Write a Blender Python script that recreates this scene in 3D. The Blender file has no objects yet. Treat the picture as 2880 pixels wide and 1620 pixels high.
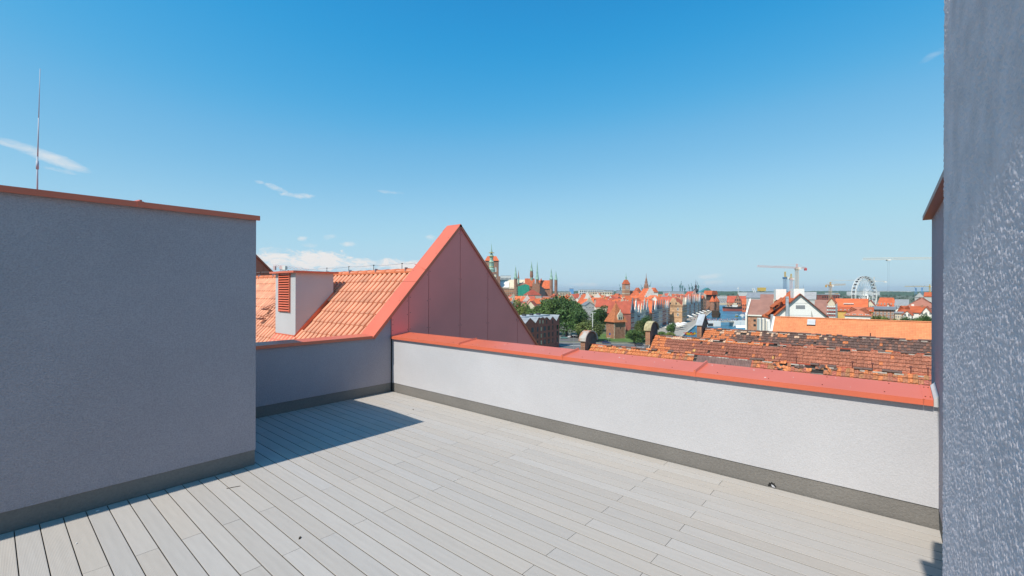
import bpy, math, random
from mathutils import Vector, Matrix
random.seed(11)
SC = bpy.context.scene
COL = SC.collection
# ------------------------------------------------------------------ camera, sky, sun, exposure
# World axes: x runs along the side walls of the terrace, y along the long parapet, z up, deck top at z = 0.
FOC, HOR, ROLL, YAW = 1251.12, 816.1, 0.002845, math.radians(-49.7202)
CAMP = Vector((0, 0, 2.0))
FWD = Vector((math.sin(-YAW), math.cos(-YAW), 0)); RGT = Vector((FWD.y, -FWD.x, 0))
cam_d = bpy.data.cameras.new('camera'); cam = bpy.data.objects.new('camera', cam_d); COL.objects.link(cam)
cam_d.sensor_width = 36; cam_d.lens = FOC * 36 / 2880
cam_d.shift_y = (HOR - 810) / 2880
cam_d.clip_start = 0.02; cam_d.clip_end = 60000
cam.matrix_world = Matrix.Translation(CAMP) @ Matrix.Rotation(YAW, 4, 'Z') @ Matrix.Rotation(math.pi / 2, 4, 'X') @ Matrix.Rotation(ROLL, 4, 'Z')
SC.camera = cam
SUN_T = Vector((2.288, -0.10, -2.845)).normalized()      # the way the sunlight travels
SUN_EL = math.asin(-SUN_T.z); SUN_AZ = math.atan2(-SUN_T.x, -SUN_T.y)
sun_d = bpy.data.lights.new('sun', 'SUN'); sun = bpy.data.objects.new('sun', sun_d); COL.objects.link(sun)
sun_d.energy = 5.0; sun_d.angle = math.radians(0.53); sun_d.color = (1.0, 0.935, 0.84)
sun.rotation_euler = SUN_T.to_track_quat('-Z', 'Y').to_euler(); sun.location = (0, 0, 60)
SC.view_settings.view_transform = 'Standard'; SC.view_settings.look = 'None'
SC.view_settings.gamma = 1.0; SC.view_settings.exposure = 0.0; SC.view_settings.use_curve_mapping = False
SC.cycles.max_bounces = 6; SC.cycles.volume_bounces = 0
SC.cycles.volume_max_steps = 64

def ray(x, y):                                   # photograph pixel -> direction with unit depth
    dx, dy = x - 1440, y - HOR; c, s = math.cos(ROLL), math.sin(ROLL)
    return FWD + RGT * ((c * dx + s * dy) / FOC) + Vector((0, 0, -(c * dy - s * dx) / FOC))
def on(x, y, p=None, q=None, z=None):            # where the sight line meets a plane
    d = ray(x, y); i, v = (0, p) if p is not None else (1, q) if q is not None else (2, z)
    return CAMP + d * ((v - CAMP[i]) / d[i])

w = bpy.data.worlds.new('World'); SC.world = w; w.use_nodes = True
def build_world():
    nt = w.node_tree; N = nt.nodes; L = nt.links
    bg = N['Background']; bg.inputs[1].default_value = SKY_STR
    sky = N.new('ShaderNodeTexSky'); sky.sky_type = 'NISHITA'; sky.sun_disc = False
    sky.sun_elevation = SUN_EL; sky.sun_rotation = SUN_AZ
    sky.altitude = 0; sky.air_density = 1.0; sky.dust_density = SKY_DUST; sky.ozone_density = SKY_OZ
    # colour grade of the whole sky (one curve per channel, the same in every direction)
    sc = N.new('ShaderNodeVectorMath'); sc.operation = 'SCALE'; sc.inputs['Scale'].default_value = SKY_STR / 1.6; L.new(sky.outputs[0], sc.inputs[0])
    cv = N.new('ShaderNodeRGBCurve'); L.new(sc.outputs[0], cv.inputs['Color'])
    for ci, pts in enumerate(SKY_CURVES):
        c = cv.mapping.curves[ci]
        while len(c.points) < len(pts): c.points.new(.5, .5)
        for p, (x, y) in zip(c.points, pts): p.location = (x / 1.6, y); p.handle_type = 'AUTO_CLAMPED'
    cv.mapping.update()
    hs = N.new('ShaderNodeVectorMath'); hs.operation = 'SCALE'; hs.inputs['Scale'].default_value = 1 / SKY_STR; L.new(cv.outputs[0], hs.inputs[0])
    tc = N.new('ShaderNodeTexCoord')
    def math_(op, a, b=None, c=None, clamp=False):
        n = N.new('ShaderNodeMath'); n.operation = op; n.use_clamp = clamp
        for i, v in enumerate((a, b, c)):
            if v is None: continue
            if isinstance(v, (int, float)): n.inputs[i].default_value = v
            else: L.new(v, n.inputs[i])
        return n.outputs[0]
    def dot(vec):
        n = N.new('ShaderNodeVectorMath'); n.operation = 'DOT_PRODUCT'
        L.new(tc.outputs['Generated'], n.inputs[0]); n.inputs[1].default_value = vec; return n.outputs['Value']
    nz = N.new('ShaderNodeTexNoise'); nz.inputs['Scale'].default_value = 34; nz.inputs['Detail'].default_value = 9; nz.inputs['Roughness'].default_value = .66
    mp = N.new('ShaderNodeMapping'); mp.inputs['Scale'].default_value = (1, 1, 2.2)
    L.new(tc.outputs['Generated'], mp.inputs[0]); L.new(mp.outputs[0], nz.inputs['Vector']); nz.inputs['Distortion'].default_value = .6
    nzc = math_('SUBTRACT', nz.outputs['Fac'], 0.5)
    total = None
    # (pixel centre, half width, half height in pixels, tilt, density, noise weight)
    for (cx, cy, a, b, tilt, dens, nw) in CLOUDS:
        c = ray(cx, cy).normalized(); r = Vector((c.y, -c.x, 0)).normalized(); u = r.cross(c)
        r2 = r * math.cos(tilt) + u * math.sin(tilt); u2 = u * math.cos(tilt) - r * math.sin(tilt)
        k = (c.dot(ray(cx, cy))) * FOC                    # pixels per tangent unit there
        dc = math_('MAXIMUM', dot(c), 0.05)
        uu = math_('DIVIDE', dot(r2), dc); vv = math_('DIVIDE', dot(u2), dc)
        e = math_('ADD', math_('POWER', math_('MULTIPLY', uu, k / a), 2), math_('POWER', math_('MULTIPLY', vv, k / b), 2))
        e = math_('SUBTRACT', 1.0, e)
        e = math_('MULTIPLY', math_('SUBTRACT', math_('ADD', e, math_('MULTIPLY', nzc, nw * 3.2)), .12), .62)
        facing = math_('GREATER_THAN', dot(c), 0.3)
        e = math_('MULTIPLY', math_('MULTIPLY', math_('MULTIPLY', e, dens), facing), 1.0, clamp=True)
        total = e if total is None else math_('MAXIMUM', total, e)
    mix = N.new('ShaderNodeMix'); mix.data_type = 'RGBA'
    L.new(total, mix.inputs['Factor']); L.new(hs.outputs[0], mix.inputs[6])
    k = 0.86 / SKY_STR; mix.inputs[7].default_value = (k, k * .985, k * .97, 1)
    L.new(mix.outputs[2], bg.inputs[0])
SKY_STR, SKY_DUST, SKY_OZ = 0.15, 0.0, 1.0
SKY_CURVES = [[(0, 0), (.08, .018), (.153, .026), (.195, .058), (.296, .188), (.546, .376), (1.1, .49), (1.6, .53)],
              [(0, 0), (.15, .115), (.25, .287), (.314, .366), (.474, .503), (.79, .665), (1.15, .71), (1.6, .74)],
              [(0, 0), (.28, .28), (.445, .645), (.539, .723), (.737, .79), (1.0, .845), (1.3, .83), (1.6, .82)]]
CLOUDS = [(10, 402, 55, 9, -.25, .8, .7), (125, 438, 105, 19, -.28, 1.0, .6), (160, 478, 40, 7, -.1, .35, 1.5),
          (770, 527, 45, 8, -.25, .7, 1.4), (830, 549, 45, 9, 0, .8, 1.3), (1095, 540, 40, 7, -.05, .45, 1.4),
          (850, 672, 18, 8, .1, .7, 1.2), (925, 666, 22, 8, .2, .5, 1.2), (980, 687, 24, 9, 0, .8, 1.2), (1210, 667, 26, 9, 0, .8, 1.2),
          (870, 690, 26, 8, 0, .4, 1.3), (770, 710, 60, 16, 0, .6, 1.6),
          (785, 730, 85, 30, 0, 2.2, 1.2), (895, 733, 110, 34, 0, 2.4, 1.2), (1010, 746, 110, 24, 0, 1.7, 1.3), (1120, 748, 110, 24, 0, 2.0, 1.2), (1210, 745, 60, 20, 0, 1.5, 1.2),
          (1990, 778, 42, 9, .12, .55, 1.4), (2015, 794, 36, 8, .05, .5, 1.4), (2625, 155, 36, 10, .4, .2, 1.2), (1640, 800, 60, 8, 0, .4, 1.6), (2430, 795, 40, 6, 0, .3, 1.5)]
build_world()

# ------------------------------------------------------------------ materials
MATS = {}
def mat(key, color=None, rough=.85, var=.12, vscale=3.0, bump=0.0, bscale=60.0, bdist=.004, rand=0.0, island=0.0, metal=0.0, spec=.4, stretch=None, color2=None, detail=4, mixlo=.35, mixhi=.65):
    if key in MATS: return MATS[key]
    m = bpy.data.materials.new(key); m.use_nodes = True; MATS[key] = m
    N = m.node_tree.nodes; L = m.node_tree.links; b = N['Principled BSDF']
    b.inputs['Roughness'].default_value = rough; b.inputs['Metallic'].default_value = metal
    b.inputs['Specular IOR Level'].default_value = spec
    tc = N.new('ShaderNodeTexCoord'); vec = tc.outputs['Object']
    if stretch:
        mp = N.new('ShaderNodeMapping'); mp.inputs['Scale'].default_value = stretch; L.new(vec, mp.inputs[0]); vec = mp.outputs[0]
    nz = N.new('ShaderNodeTexNoise'); nz.inputs['Scale'].default_value = vscale; nz.inputs['Detail'].default_value = detail
    L.new(vec, nz.inputs['Vector'])
    rp = N.new('ShaderNodeValToRGB'); L.new(nz.outputs['Fac'], rp.inputs[0])
    c = Vector(color)
    lo = [max(0, x * (1 - var)) for x in c]; hi = [min(1, x * (1 + var)) for x in c]
    if color2: lo, hi = color, color2
    rp.color_ramp.elements[0].position = mixlo; rp.color_ramp.elements[1].position = mixhi
    rp.color_ramp.elements[0].color = (*lo, 1); rp.color_ramp.elements[1].color = (*hi, 1)
    out = rp.outputs[0]
    def mul(out, fac_socket, amount):
        mr = N.new('ShaderNodeMapRange'); mr.inputs[3].default_value = 1 - amount; mr.inputs[4].default_value = 1 + amount
        L.new(fac_socket, mr.inputs[0])
        mx = N.new('ShaderNodeMix'); mx.data_type = 'RGBA'; mx.blend_type = 'MULTIPLY'; mx.inputs['Factor'].default_value = 1
        L.new(out, mx.inputs[6]); L.new(mr.outputs[0], mx.inputs[7]); return mx.outputs[2]
    if rand:
        oi = N.new('ShaderNodeObjectInfo'); out = mul(out, oi.outputs['Random'], rand)
    if island:
        ge = N.new('ShaderNodeNewGeometry'); out = mul(out, ge.outputs['Random Per Island'], island)
    L.new(out, b.inputs['Base Color'])
    if bump:
        n2 = N.new('ShaderNodeTexNoise'); n2.inputs['Scale'].default_value = bscale; n2.inputs['Detail'].default_value = 3; n2.inputs['Roughness'].default_value = .6
        L.new(vec, n2.inputs['Vector'])
        bp = N.new('ShaderNodeBump'); bp.inputs['Strength'].default_value = bump; bp.inputs['Distance'].default_value = bdist
        L.new(n2.outputs['Fac'], bp.inputs['Height']); L.new(bp.outputs[0], b.inputs['Normal'])
    return m

# ------------------------------------------------------------------ mesh helpers
class MB:
    def __init__(s): s.v = []; s.f = []
    def add(s, vs, fs):
        o = len(s.v); s.v += [tuple(x) for x in vs]; s.f += [tuple(i + o for i in f) for f in fs]; return s
    def box(s, x0, y0, z0, x1, y1, z1):
        if x0 > x1: x0, x1 = x1, x0
        if y0 > y1: y0, y1 = y1, y0
        if z0 > z1: z0, z1 = z1, z0
        return s.add([(x0, y0, z0), (x1, y0, z0), (x1, y1, z0), (x0, y1, z0), (x0, y0, z1), (x1, y0, z1), (x1, y1, z1), (x0, y1, z1)],
                     [(0, 3, 2, 1), (4, 5, 6, 7), (0, 1, 5, 4), (1, 2, 6, 5), (2, 3, 7, 6), (3, 0, 4, 7)])
    def prism(s, poly, vec):                     # polygon swept along a vector
        n = len(poly); vec = Vector(vec); a = [Vector(p) for p in poly]
        nrm = Vector((0, 0, 0))
        for i in range(n): nrm += a[i].cross(a[(i + 1) % n])
        if nrm.dot(vec) > 0: a = a[::-1]
        b = [p + vec for p in a]
        fs = [tuple(range(n)), tuple(range(2 * n - 1, n - 1, -1))]
        fs += [(i, i + n, (i + 1) % n + n, (i + 1) % n) for i in range(n)]
        return s.add(a + b, fs)
    def cone(s, a, b, r0, r1, n=10, cap=True):
        a, b = Vector(a), Vector(b); d = (b - a).normalized(); u = d.orthogonal().normalized(); v = d.cross(u)
        vs = [a + (u * math.cos(2 * math.pi * i / n) + v * math.sin(2 * math.pi * i / n)) * r0 for i in range(n)]
        vs += [b + (u * math.cos(2 * math.pi * i / n) + v * math.sin(2 * math.pi * i / n)) * max(r1, 1e-4) for i in range(n)]
        fs = [(i, (i + 1) % n, (i + 1) % n + n, i + n) for i in range(n)]
        if cap: fs += [tuple(range(n - 1, -1, -1)), tuple(range(n, 2 * n))]
        return s.add(vs, fs)
    def bar(s, a, b, w, h=None):
        a, b = Vector(a), Vector(b); h = h or w; d = (b - a).normalized()
        u = Vector((0, 0, 1)).cross(d)
        u = u.normalized() if u.length > 1e-4 else Vector((1, 0, 0)); v = d.cross(u)
        c = [u * sx * w / 2 + v * sy * h / 2 for sx, sy in ((-1, -1), (1, -1), (1, 1), (-1, 1))]
        return s.add([a + k for k in c] + [b + k for k in c], [(3, 2, 1, 0), (4, 5, 6, 7), (0, 1, 5, 4), (1, 2, 6, 5), (2, 3, 7, 6), (3, 0, 4, 7)])
    def lathe(s, prof, c=(0, 0), n=12, rot=0):
        vs = []; fs = []
        for r, z in prof:
            for i in range(n):
                t = rot + 2 * math.pi * i / n; vs.append((c[0] + max(r, 1e-4) * math.cos(t), c[1] + max(r, 1e-4) * math.sin(t), z))
        for k in range(len(prof) - 1):
            for i in range(n):
                j = (i + 1) % n; fs.append((k * n + i, k * n + j, (k + 1) * n + j, (k + 1) * n + i))
        fs.append(tuple(range(n - 1, -1, -1))); fs.append(tuple(range((len(prof) - 1) * n, len(prof) * n)))
        return s.add(vs, fs)
    def mesh(s, name, m, smooth=False, origin=None):
        v = s.v
        if origin is not None: v = [(x - origin[0], y - origin[1], z - origin[2]) for x, y, z in v]
        me = bpy.data.meshes.new(name); me.from_pydata(v, [], s.f); me.materials.append(m)
        if smooth:
            me.polygons.foreach_set('use_smooth', [True] * len(me.polygons))
        me.update(); return me
    def build(s, name, m, parent=None, world=False, smooth=False):
        org = parent_world(parent) if (world and parent) else None
        return link(name, s.mesh(name, m, smooth, org), parent)
def parent_world(o):
    v = Vector(o.location)
    while o.parent: o = o.parent; v = v + Vector(o.location)
    return v
def link(name, data, parent=None, loc=None, rz=None, sc=None):
    o = bpy.data.objects.new(name, data); COL.objects.link(o)
    if parent: o.parent = parent
    if loc is not None: o.location = loc
    if rz is not None: o.rotation_euler = (0, 0, rz)
    if sc is not None: o.scale = sc
    return o
LABELS = {}
def tag(o, label, cat, group=None, kind=None):
    o['label'] = label; o['category'] = cat
    if group: o['group'] = group
    if kind: o['kind'] = kind
    return o
def thing(name, label, cat, loc=(0, 0, 0), rz=0.0, group=None):
    o = bpy.data.objects.new(name, None); COL.objects.link(o); o.empty_display_size = .3
    o.location = loc; o.rotation_euler = (0, 0, rz); return tag(o, label, cat, group)
def struct(o): o['kind'] = 'structure'; return o
def copy_tree(o, parent=None):
    c = o.copy(); COL.objects.link(c); c.parent = parent
    for ch in o.children: copy_tree(ch, c)
    return c
# ------------------------------------------------------------------ terrace materials
def stucco(key, color, grain=230, strength=.5, dist=.003, mott=.05, speck=.07):
    m = mat(key, color, rough=.92, var=mott, vscale=1.1, spec=.15, detail=5, mixlo=.3, mixhi=.7)
    N = m.node_tree.nodes; L = m.node_tree.links; b = N['Principled BSDF']
    tc = N.new('ShaderNodeTexCoord')
    n1 = N.new('ShaderNodeTexNoise'); n1.inputs['Scale'].default_value = grain; n1.inputs['Detail'].default_value = 2.5; n1.inputs['Roughness'].default_value = .55
    n2 = N.new('ShaderNodeTexVoronoi'); n2.inputs['Scale'].default_value = grain * .8
    L.new(tc.outputs['Object'], n1.inputs['Vector']); L.new(tc.outputs['Object'], n2.inputs['Vector'])
    ad = N.new('ShaderNodeMath'); ad.operation = 'MULTIPLY_ADD'; L.new(n2.outputs['Distance'], ad.inputs[0]); ad.inputs[1].default_value = .5; L.new(n1.outputs['Fac'], ad.inputs[2])
    n3 = N.new('ShaderNodeTexNoise'); n3.inputs['Scale'].default_value = 7; n3.inputs['Detail'].default_value = 3
    L.new(tc.outputs['Object'], n3.inputs['Vector'])
    a2 = N.new('ShaderNodeMath'); a2.operation = 'MULTIPLY_ADD'; L.new(n3.outputs['Fac'], a2.inputs[0]); a2.inputs[1].default_value = .9; L.new(ad.outputs[0], a2.inputs[2])
    bp = N.new('ShaderNodeBump'); bp.inputs['Strength'].default_value = strength; bp.inputs['Distance'].default_value = dist
    n4 = N.new('ShaderNodeTexNoise'); n4.inputs['Scale'].default_value = grain * .36; n4.inputs['Detail'].default_value = 2
    L.new(tc.outputs['Object'], n4.inputs['Vector'])
    a3 = N.new('ShaderNodeMath'); a3.operation = 'MULTIPLY_ADD'; L.new(n4.outputs['Fac'], a3.inputs[0]); a3.inputs[1].default_value = 2.0; L.new(a2.outputs[0], a3.inputs[2])
    L.new(a3.outputs[0], bp.inputs['Height']); L.new(bp.outputs[0], b.inputs['Normal'])
    base = b.inputs['Base Color'].links[0].from_socket
    mr = N.new('ShaderNodeMapRange'); mr.inputs[1].default_value = .3; mr.inputs[2].default_value = .7; mr.inputs[3].default_value = 1 - speck; mr.inputs[4].default_value = 1 + speck; L.new(n4.outputs['Fac'], mr.inputs[0])
    mx = N.new('ShaderNodeMix'); mx.data_type = 'RGBA'; mx.blend_type = 'MULTIPLY'; mx.inputs['Factor'].default_value = 1
    L.new(base, mx.inputs[6]); L.new(mr.outputs[0], mx.inputs[7]); L.new(mx.outputs[2], b.inputs['Base Color'])
    return m
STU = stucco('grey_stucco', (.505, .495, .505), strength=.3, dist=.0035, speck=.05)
STD = stucco('shade_darkened_stucco', (.40, .362, .388), strength=.9, dist=.005, speck=.12)  # darker copy of the grey stucco, shade of the unlit walls put into its colour
STU2 = stucco('coarse_grey_stucco', (.50, .48, .50), grain=260, strength=.9, dist=.004, mott=.06)
PLI = stucco('plinth_coating', (.195, .183, .168), grain=120, strength=.55, dist=.004, mott=.12)
RED = mat('red_sheet_metal', (.66, .148, .076), rough=.36, var=.05, vscale=1.7, spec=.55, bump=.05, bscale=3, bdist=.02)
PAN = mat('red_facade_panel', (.94, .262, .228), rough=.5, var=.05, vscale=.8, spec=.5, bump=.08, bscale=160, bdist=.002)
DARKM = mat('dark_gap', (.02, .02, .02), rough=.9)
SEAL = mat('pale_sealant', (.55, .54, .52), rough=.7)
STEEL = mat('galvanised_steel', (.42, .44, .46), rough=.45, metal=.6, var=.1, vscale=20)
SCREW = mat('screw_head', (.10, .03, .02), rough=.5, metal=.3)
DECK = mat('deck_composite', (.428, .392, .350), rough=.7, var=.035, vscale=2.2, spec=.3, rand=.04, stretch=(14, 1.2, 1), detail=6)
def deck_grooves():
    N = DECK.node_tree.nodes; L = DECK.node_tree.links; b = N['Principled BSDF']
    oi = N.new('ShaderNodeObjectInfo'); base = b.inputs['Base Color'].links[0].from_socket
    hs = N.new('ShaderNodeHueSaturation'); L.new(base, hs.inputs['Color'])
    fr = N.new('ShaderNodeMath'); fr.operation = 'FRACT'; ml = N.new('ShaderNodeMath'); ml.operation = 'MULTIPLY'; ml.inputs[1].default_value = 7.31
    L.new(oi.outputs['Random'], ml.inputs[0]); L.new(ml.outputs[0], fr.inputs[0])
    mr = N.new('ShaderNodeMapRange'); mr.inputs[3].default_value = .70; mr.inputs[4].default_value = 1.08; L.new(fr.outputs[0], mr.inputs[0]); L.new(mr.outputs[0], hs.inputs['Saturation'])
    L.new(hs.outputs[0], b.inputs['Base Color'])
    tc = N.new('ShaderNodeTexCoord'); sx = N.new('ShaderNodeSeparateXYZ'); L.new(tc.outputs['Object'], sx.inputs[0])
    m1 = N.new('ShaderNodeMath'); m1.operation = 'MULTIPLY'; m1.inputs[1].default_value = 2 * math.pi / .0075; L.new(sx.outputs[0], m1.inputs[0])
    s1 = N.new('ShaderNodeMath'); s1.operation = 'SINE'; L.new(m1.outputs[0], s1.inputs[0])
    bp = N.new('ShaderNodeBump'); bp.inputs['Strength'].default_value = .22; bp.inputs['Distance'].default_value = .0016
    L.new(s1.outputs[0], bp.inputs['Height']); L.new(bp.outputs[0], b.inputs['Normal'])
deck_grooves()
TILE = mat('new_clay_tile', (.69, .305, .175), rough=.55, var=.16, vscale=4, spec=.4, rand=.13, island=.10)
TILE2 = mat('ridge_clay_tile', (.60, .16, .06), rough=.5, var=.1, vscale=6, spec=.45, rand=.08)

# ------------------------------------------------------------------ deck of composite boards
deck = MB().box(-2.6, -.9, -.35, 5.6, 7.48, -.045).build('deck', DARKM); struct(deck)
PITCH, OFF = .1432, .148
EDGE = mat('shade_dark_board_edge', (.11, .10, .088), rough=.9)  # board sides coloured dark so the gaps read as shaded
def board(p0, p1, q0, q1, zoff):
    g = .0031; p0 += g; p1 -= g; q0 += .0016; q1 -= .0016
    c = .0022; w = p1 - p0; l = q1 - q0
    poly = [(0, 0, -.024), (w, 0, -.024), (w, 0, -c), (w - c, 0, 0), (c, 0, 0), (0, 0, -c)]
    o = MB().prism(poly, (0, l, 0)).build('board', DECK, deck); o.location = (p0, q0, zoff); o.data.materials.append(EDGE)
    for f in o.data.polygons:
        if abs(f.normal.x) > .9 or abs(f.normal.y) > .9: f.material_index = 1
k0 = -17
for k in range(k0, 36):
    pa = OFF + PITCH * k; pb = min(pa + PITCH, 5.171)
    if pb - pa < .02: continue
    qmax = 7.486 if pb > 1.99 else 5.51
    joints = [-.37, 1.968, 4.306, 6.66] if k % 2 == 0 else [1.33, 3.468, 5.88]
    cuts = [-.62] + [j + (random.uniform(-.006, .006)) for j in joints if -.5 < j < qmax - .05] + [qmax]
    for a, b in zip(cuts, cuts[1:]): board(pa, pb, a, b, random.uniform(-.0008, .0))

def coping_box(mb, *a): mb.box(*a)
SCREWM = MB().lathe([(.0055, -.001), (.0055, .0015), (.003, .003)], n=8).mesh('screw', SCREW)

# ------------------------------------------------------------------ stair housing on the left
t = thing('stair_housing', 'tall grey stuccoed rooftop block with red metal edge, in shade at far left', 'wall', (1.0, 6.0, 0))
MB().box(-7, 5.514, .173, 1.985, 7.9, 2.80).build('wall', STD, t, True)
MB().box(-6.99, 5.52, -.02, 1.979, 7.89, .173).build('plinth', PLI, t, True)
for i, (a, b) in enumerate(((-7.05, .95), (.953, 2.012))):
    mb = MB(); mb.prism([(a, 5.472, 2.786), (a, 5.472, 2.838), (a, 6.5, 2.90), (a, 7.94, 2.84), (a, 7.94, 2.79), (a, 7.91, 2.79), (a, 7.91, 2.802), (a, 5.50, 2.802), (a, 5.50, 2.786)], (b - a, 0, 0))
    c = mb.build('coping', RED, t, True)
mb = MB(); mb.box(.925, 5.468, 2.782, .975, 5.4715, 2.842); mb.prism([(.94, 5.467, 2.843), (.96, 5.467, 2.843), (.96, 6.5, 2.93), (.94, 6.5, 2.93)], (0, 0, .012)); mb.build('standing_seam', RED, t, True)
rod = on(105, 520, q=6.3)
RODM = mat('rod_metal', (.40, .44, .50), rough=.6, var=.05)
tt = thing('lightning_rod', 'thin grey metal lightning rod standing on the left block', 'lightning rod', (rod.x, rod.y, 2.86))
MB().cone((0, 0, -.02), (0, 0, .42), .0065, .0065, 10).build('pole', RODM, tt, smooth=True)
MB().cone((0, 0, .30), (0, 0, .38), .0105, .0105, 10).build('clamp', RODM, tt, smooth=True)
MB().cone((.002, 0, .42), (.008, 0, .80), .0048, .0048, 8).build('pole', RODM, tt, smooth=True)
MB().cone((.008, 0, .80), (.016, 0, 1.28), .0034, .0026, 8).build('tip', RODM, tt, smooth=True)

# ------------------------------------------------------------------ wall at the back of the recess
t = thing('recess_wall', 'low grey stuccoed wall with red edge in the shaded recess', 'wall', (3.5, 7.5, 0))
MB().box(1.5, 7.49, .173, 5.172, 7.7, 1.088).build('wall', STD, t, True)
MB().box(1.5, 7.4965, -.02, 5.172, 7.69, .173).build('plinth', PLI, t, True)
MB().prism([(1.5, 7.452, 1.072), (1.5, 7.452, 1.125), (1.5, 7.75, 1.15), (1.5, 7.75, 1.09), (1.5, 7.475, 1.09), (1.5, 7.475, 1.072)], (3.22, 0, 0)).build('coping', RED, t, True)

# ------------------------------------------------------------------ long sunlit parapet
t = thing('parapet', 'long light grey parapet in full sun with sloping red metal coping', 'parapet', (5.3, 3.5, 0))
MB().box(5.173, -.40, .173, 5.52, 7.489, 1.07).build('wall', STU, t, True)
MB().box(5.181, -.40, -.5, 5.51, 7.489, .173).build('plinth', PLI, t, True)
MB().box(5.52, -.40, -4, 5.535, 7.489, 1.07).build('outer_face', STU, t, True)
seams = [on(1290, 963, p=5.13).y, on(1580, 986, p=5.13).y, on(1953, 1044, p=5.13).y, on(2598, 1122, p=5.13).y]
ends = [7.47] + seams + [-.288]
def coping_profile(y): return [(5.130, y, 1.036), (5.130, y, 1.087), (5.556, y, 1.139), (5.556, y, 1.08), (5.537, y, 1.08), (5.537, y, 1.090), (5.152, y, 1.072), (5.152, y, 1.036)]
for a, b in zip(ends, ends[1:]):
    c = MB().prism(coping_profile(a - .001), (0, b - a + .002, 0)).build('coping', RED, t, True)
    n = max(2, int((a - b) / .45))
    for i in range(n):
        for u in (.08, .36):
            qq = a - (a - b) * (i + .5 + random.uniform(-.05, .05)) / n
            s = link('screw', SCREWM, c); s.location = Vector((5.13 + u, qq, 1.0882 + u * .122)) - parent_world(c); s.rotation_euler = (0, -.121, 0)
SPOT = MB().lathe([(.007, 0), (.006, .0012)], n=8).mesh('bird_dropping', mat('pale_dropping', (.72, .70, .66)))
for k in range(16):
    u, qq = random.uniform(.04, .38), random.uniform(-.1, 5.2); cc = [o for o in t.children if o.name.startswith('coping')]
    ci = next(i for i, (a_, b_) in enumerate(zip(ends, ends[1:])) if b_ <= qq <= a_); s = link('bird_dropping', SPOT, cc[ci]); s.location = Vector((5.13 + u, qq, 1.0878 + u * .122)) - parent_world(cc[ci]); s.rotation_euler = (0, -.121, 0); k_ = random.uniform(.5, 1.3); s.scale = (k_, k_ * random.uniform(.6, 1.4), 1)
for y in seams[:3]:
    mb = MB(); mb.prism([(5.124, y - .022, 1.083), (5.124, y + .006, 1.086), (5.124, y + .006, 1.112), (5.124, y - .010, 1.114)], (.432, 0, .053))
    mb.box(5.1255, y - .012, 1.034, 5.1295, y + .004, 1.088)
    mb.build('standing_seam', RED, t, True)
mb = MB(); mb.prism([(5.128, seams[3] - .006, 1.0865), (5.128, seams[3] + .006, 1.0865), (5.128, seams[3] + .006, 1.0915), (5.128, seams[3] - .006, 1.0915)], (.43, 0, .0525)); mb.build('lap_joint', RED, t, True)
mb = MB(); mb.prism([(5.14, -.319, 1.03), (5.14, -.289, 1.03), (5.14, -.289, 1.091), (5.14, -.319, 1.125)], (.42, 0, .052)); mb.build('flashing', SEAL, t, True)
hx = on(2171, 1371, p=5.173).y
mb = MB(); pts = []
for i in range(14):
    a = math.pi * i / 13; r = 1 + .18 * math.sin(i * 2.3)
    pts.append((5.1795, hx + .036 * math.cos(a) * r, .004 + .042 * math.sin(a) * r))
mb.prism(pts, (.004, 0, 0)); mb.v = [(x - .0015, y, z) for x, y, z in mb.v]; h = mb.build('drain_hole', DARKM, t, True)
mb = MB(); mb.prism([(5.172, hx - .030, .002), (5.168, hx - .004, .003), (5.170, hx + .006, .024), (5.173, hx - .012, .020)], (.005, .001, .002)); mb.build('torn_liner', mat('torn_plastic', (.5, .5, .52), rough=.4), h, True)

# ------------------------------------------------------------------ gable wall with red cladding
AP, AZ = 6.972, 3.508; SL, SR = 1.064, 1.022
def rake(p): return AZ - (AP - p) * SL if p < AP else AZ - (p - AP) * SR
t = thing('gable_wall', 'tall pointed gable wall clad in dark red panels with red metal verge', 'gable', (AP, 7.6, 0))
lo = 4.74
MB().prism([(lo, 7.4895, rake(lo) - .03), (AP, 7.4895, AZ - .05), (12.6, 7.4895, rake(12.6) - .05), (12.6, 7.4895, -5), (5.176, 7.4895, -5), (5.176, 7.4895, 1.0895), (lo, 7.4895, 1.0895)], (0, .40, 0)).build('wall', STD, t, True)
cuts = [5.143, 5.56, 6.073, 6.981, 7.90, 9.038, 10.25, 11.4]
for a, b in zip(cuts, cuts[1:]):
    a2, b2 = a + .006, b - .006; zt = lambda p: rake(p) - .075
    top = [(b2, 7.468, zt(b2))] + ([(AP, 7.468, AZ - .08)] if a2 < AP < b2 else []) + [(a2, 7.468, zt(a2))]
    zb = 1.06 if b < 5.6 else -.6
    pn = MB().prism([(a2, 7.468, zb), (b2, 7.468, zb)] + top, (0, .012, 0)).build('panel', PAN, t, True)
    for pp in (a2 + .03, b2 - .03):
        for zz in (zt(pp) - .12, .5 * (zt(pp) + 1.1), 1.2):
            if zz > 1.15 and zz < zt(pp) - .05:
                s = link('screw', SCREWM, pn); s.location = Vector((pp, 7.4675, zz)) - parent_world(pn); s.rotation_euler = (math.pi / 2, 0, 0); s.scale = (1.3, 1.3, 1.3)
MB().prism([(5.15, 7.4805, -.6), (5.15, 7.4805, 1.2), (AP, 7.4805, AZ - .3), (10.8, 7.4805, -.6)], (0, .008, 0)).build('backing', DARKM, t, True)
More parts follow.
